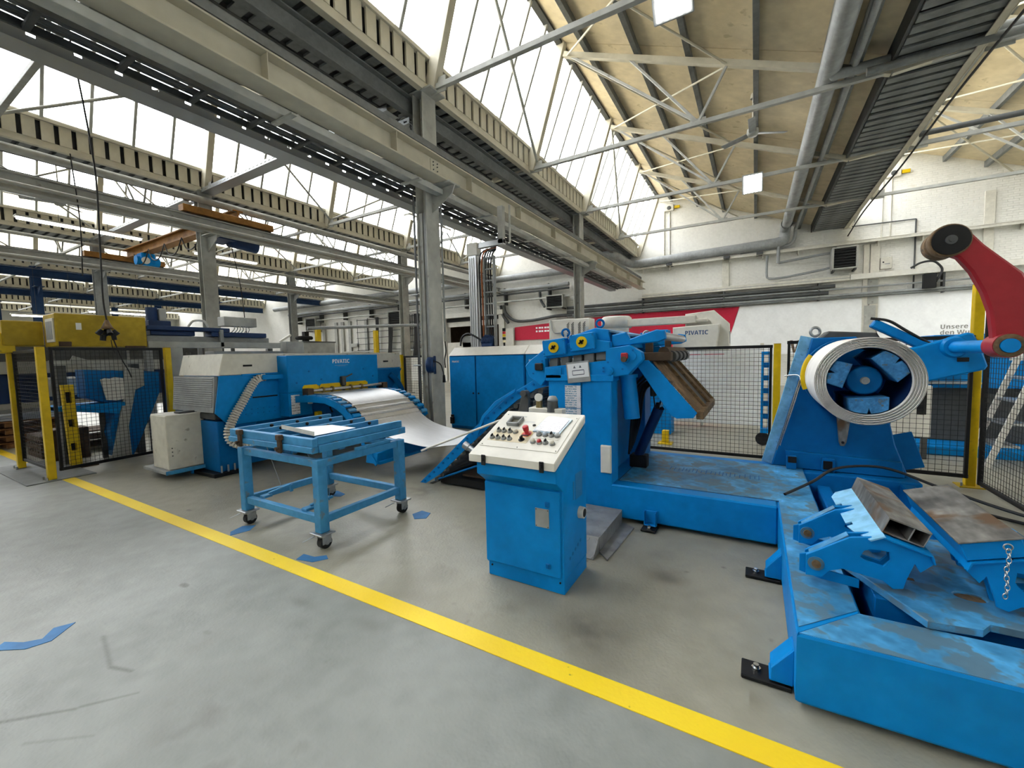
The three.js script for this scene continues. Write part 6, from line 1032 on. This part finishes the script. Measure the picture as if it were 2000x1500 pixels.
// left part of the back wall
{
  const p = thing('ventilation_pipe', 'thick grey pipe along the back wall left of the main column', 'pipe', [-18, 5.6, Z0]);
  obj('run', [rod([-34, 5.65, Z0 + .35], [-7.6, 5.75, Z0 + .35], .18, .18, 18)], M.steelGrey, p);
  [[5.05, .11, M.steelGrey, 'pale round pipe, upper of three on the wall left of the main column'], [4.86, .06, M.darkGrey, 'dark thin pipe, middle of three on the wall left of the main column'], [4.45, .05, M.greyPaint, 'thin pale pipe, lowest of three on the wall left of the main column']].forEach(([y, r, m, l]) => solo('pipe', rod([-32, y, Z0 + .4], [-8.2, y, Z0 + .4], r, r, 12), m, l, 'pipe', [-20, y, Z0 + .4], 'pipes on the wall left of the main column'));
  const q = thing('pipe_bracket', 'row of dark triangular brackets holding the pipes left of the main column', 'brackets', [-18, 4.3, Z0]);
  for (let k = 0; k < 9; k++) obj('bracket', pz([[0, 4.3], [.06, 4.3], [.06, 5.2], [0, 5.2]], Z0, Z0 + .36, 0).translate(-31 + k * 2.7, 0, 0), M.darkGrey, q);
  solo('hose', tube([[-12.2, 4.3, Z0 + .2], [-12.1, 3.9, Z0 + .2], [-11.6, 3.45, Z0 + .2], [-10.6, 3.35, Z0 + .2], [-9, 3.5, Z0 + .2], [-8.1, 3.5, Z0 + .2]], .08, 50, 10), M.darkGrey, 'long dark hose curving down and right above the red banner', 'hose', [-10.5, 3.3, Z0]);
  solo('hose', tube([[-12.4, 4.3, Z0 + .2], [-12.3, 3.8, Z0 + .2], [-11.9, 3.3, Z0 + .25]], .08, 24, 10), M.darkGrey, 'short dark hose at the top right corner of the doorway', 'hose', [-12.2, 3.3, Z0]);
  solo('hose', tube([[-9.9, 4.9, Z0 + .3], [-9.85, 4.4, Z0 + .3], [-9.6, 4.0, Z0 + .35]], .07, 20, 10), M.darkGrey, 'short dark hose bending into the heater above the cooling unit', 'hose', [-9.8, 4, Z0]);
  const r = thing('cable_rack', 'wall grid carrying bundles of black cables left of the main column', 'cable rack', [-20, 1.9, Z0]);
  for (let k = 0; k < 6; k++) obj('grid_bar', rod([-24.5, 2.1 + k * .42, Z0 + .15], [-16.9, 2.1 + k * .42, Z0 + .15], .02, .02, 6), M.darkGrey, r);
  for (let k = 0; k < 8; k++) obj('grid_upright', rod([-24.4 + k * 1.05, 1.6, Z0 + .15], [-24.4 + k * 1.05, 4.3, Z0 + .15], .02, .02, 6), M.darkGrey, r);
  for (const [x, n] of [[-22.4, 3], [-21.2, 4], [-19.8, 6], [-18.9, 5], [-17.6, 3]]) for (let k = 0; k < n; k++) obj('cable', tube([[x + k * .09, 4.3, Z0 + .22], [x + k * .09 + .04 * Math.sin(k * 3), 3.2, Z0 + .24], [x + k * .08 - .08, 2.3, Z0 + .22], [x + k * .1 - .2, 1.6, Z0 + .22]], .045, 20, 6), M.cable, r);
  const f = struct('trim', [-25, 0, Z0]);
  for (const x of [-28.2, -26.8, -26.1, -25.3, -23.6]) obj('upright', bx(x - .13, x + .13, 1.2, 4.2, Z0, Z0 + .12, .004), M.greyPaint, f);
  obj('cross_rail', bx(-26, -16.8, 1.95, 2.05, Z0 + .02, Z0 + .2, .004), M.greyPaint, f); obj('small_box', [bx(-25.1, -24.6, 1.3, 2.0, Z0, Z0 + .2, .006), bx(-25.2, -24.5, 2.35, 2.6, Z0, Z0 + .15, .006)], M.greyPaint, f);
  const h = thing('hose_stand', 'stack of black coiled hoses on a stand beside the left yellow post', 'hose stand', [-12.4, 0, -8.3]);
  obj('stand', bx(-12.5, -12.35, 0, 2.4, -8.35, -8.2, .006), M.black, h); for (let k = 0; k < 5; k++) obj('hose_coil', new THREE.TorusGeometry(.2, .06, 10, 24).rotateX(Math.PI / 2).translate(-12.42, 1.0 + k * .3, -8.22), M.rubber, h);
  const b = thing('floor_cabinet', 'low grey green cabinet beside the slim column behind the press', 'cabinet', [-11.2, 0, -8]); obj('case', bx(-11.6, -10.9, 0, 2.0, -8.2, -7.2, .01), M.greyPaint, b); obj('lid', bx(-11.62, -10.88, 2.0, 2.03, -8.22, -7.18, .005), M.darkGrey, b);
}
// doorway to the next hall, with its roller shutter
{
  const d = struct('door_1', [-14.5, 0, Z0]);
  obj('door_frame', [bx(-12.62, -12.25, 0, 4.05, Z0, Z0 + .14, .006), bx(-16.8, -16.45, 0, 4.05, Z0, Z0 + .14, .006), bx(-16.8, -12.25, 3.82, 4.08, Z0, Z0 + .3, .006)], M.white, d);
  obj('shutter', bx(-16.45, -12.6, 3.3, 3.6, Z0 - .1, Z0 - .04, .004), M.white, d); obj('shutter_gap', bx(-16.45, -12.6, 3.6, 3.82, Z0 - .1, Z0 + .02, 0), M.black, d);
  const r = struct('wall_annex', [-14.5, 0, -25]);
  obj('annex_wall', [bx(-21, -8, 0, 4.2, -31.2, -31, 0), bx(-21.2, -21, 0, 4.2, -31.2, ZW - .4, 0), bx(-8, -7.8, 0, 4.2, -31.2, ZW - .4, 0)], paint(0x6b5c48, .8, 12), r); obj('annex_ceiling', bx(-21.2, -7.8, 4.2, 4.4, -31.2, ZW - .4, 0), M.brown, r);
  const bd = thing('white_board', 'plain white board leaning on the wall between the doorway and the red banner', 'board', [-12, 0, Z0 + .3]); obj('board', bx(-12.2, -11.63, .0, 3.0, Z0 + .15, Z0 + .2, .004), M.white, bd);
  const wb = thing('white_cupboard', 'white cupboard in the doorway just right of the main column', 'cupboard', [-15.6, 0, -19]); obj('case', bx(-15.4, -14.0, 0, 2.3, -19.6, -19.1, .008), M.offWhite, wb); obj('door_leaf', bx(-14.69, -14.02, .05, 2.27, -19.1, -19.08, .004), M.offWhite, wb); obj('door_leaf', bx(-15.38, -14.71, .05, 2.27, -19.1, -19.08, .004), M.offWhite, wb);
  for (const [x, z, l] of [[-15, -23, 'fluorescent lamp seen through the doorway, the nearer one'], [-14, -26.5, 'fluorescent lamp seen through the doorway, the farther one']]) {
    const t = thing('fluorescent_lamp', l, 'lamp', [x, 3.6, z]); obj('tray', bx(x - 1.4, x + 1.4, 3.62, 3.7, z - .1, z + .1, .01), M.white, t); obj('tube', rod([x - 1.35, 3.59, z], [x + 1.35, 3.59, z], .03, .03, 10), lampGlow, t); obj('hanger', bx(x - .02, x + .02, 3.7, 4.2, z - .02, z + .02, 0), M.darkGrey, t);
    const a = new THREE.RectAreaLight(new THREE.Color(1, .95, .85), LAMP * .5, 2.6, .2); a.position.set(0, -.05, 0); a.rotation.x = -Math.PI / 2; t.add(a);
  }
}
renderer.render(scene, camera);
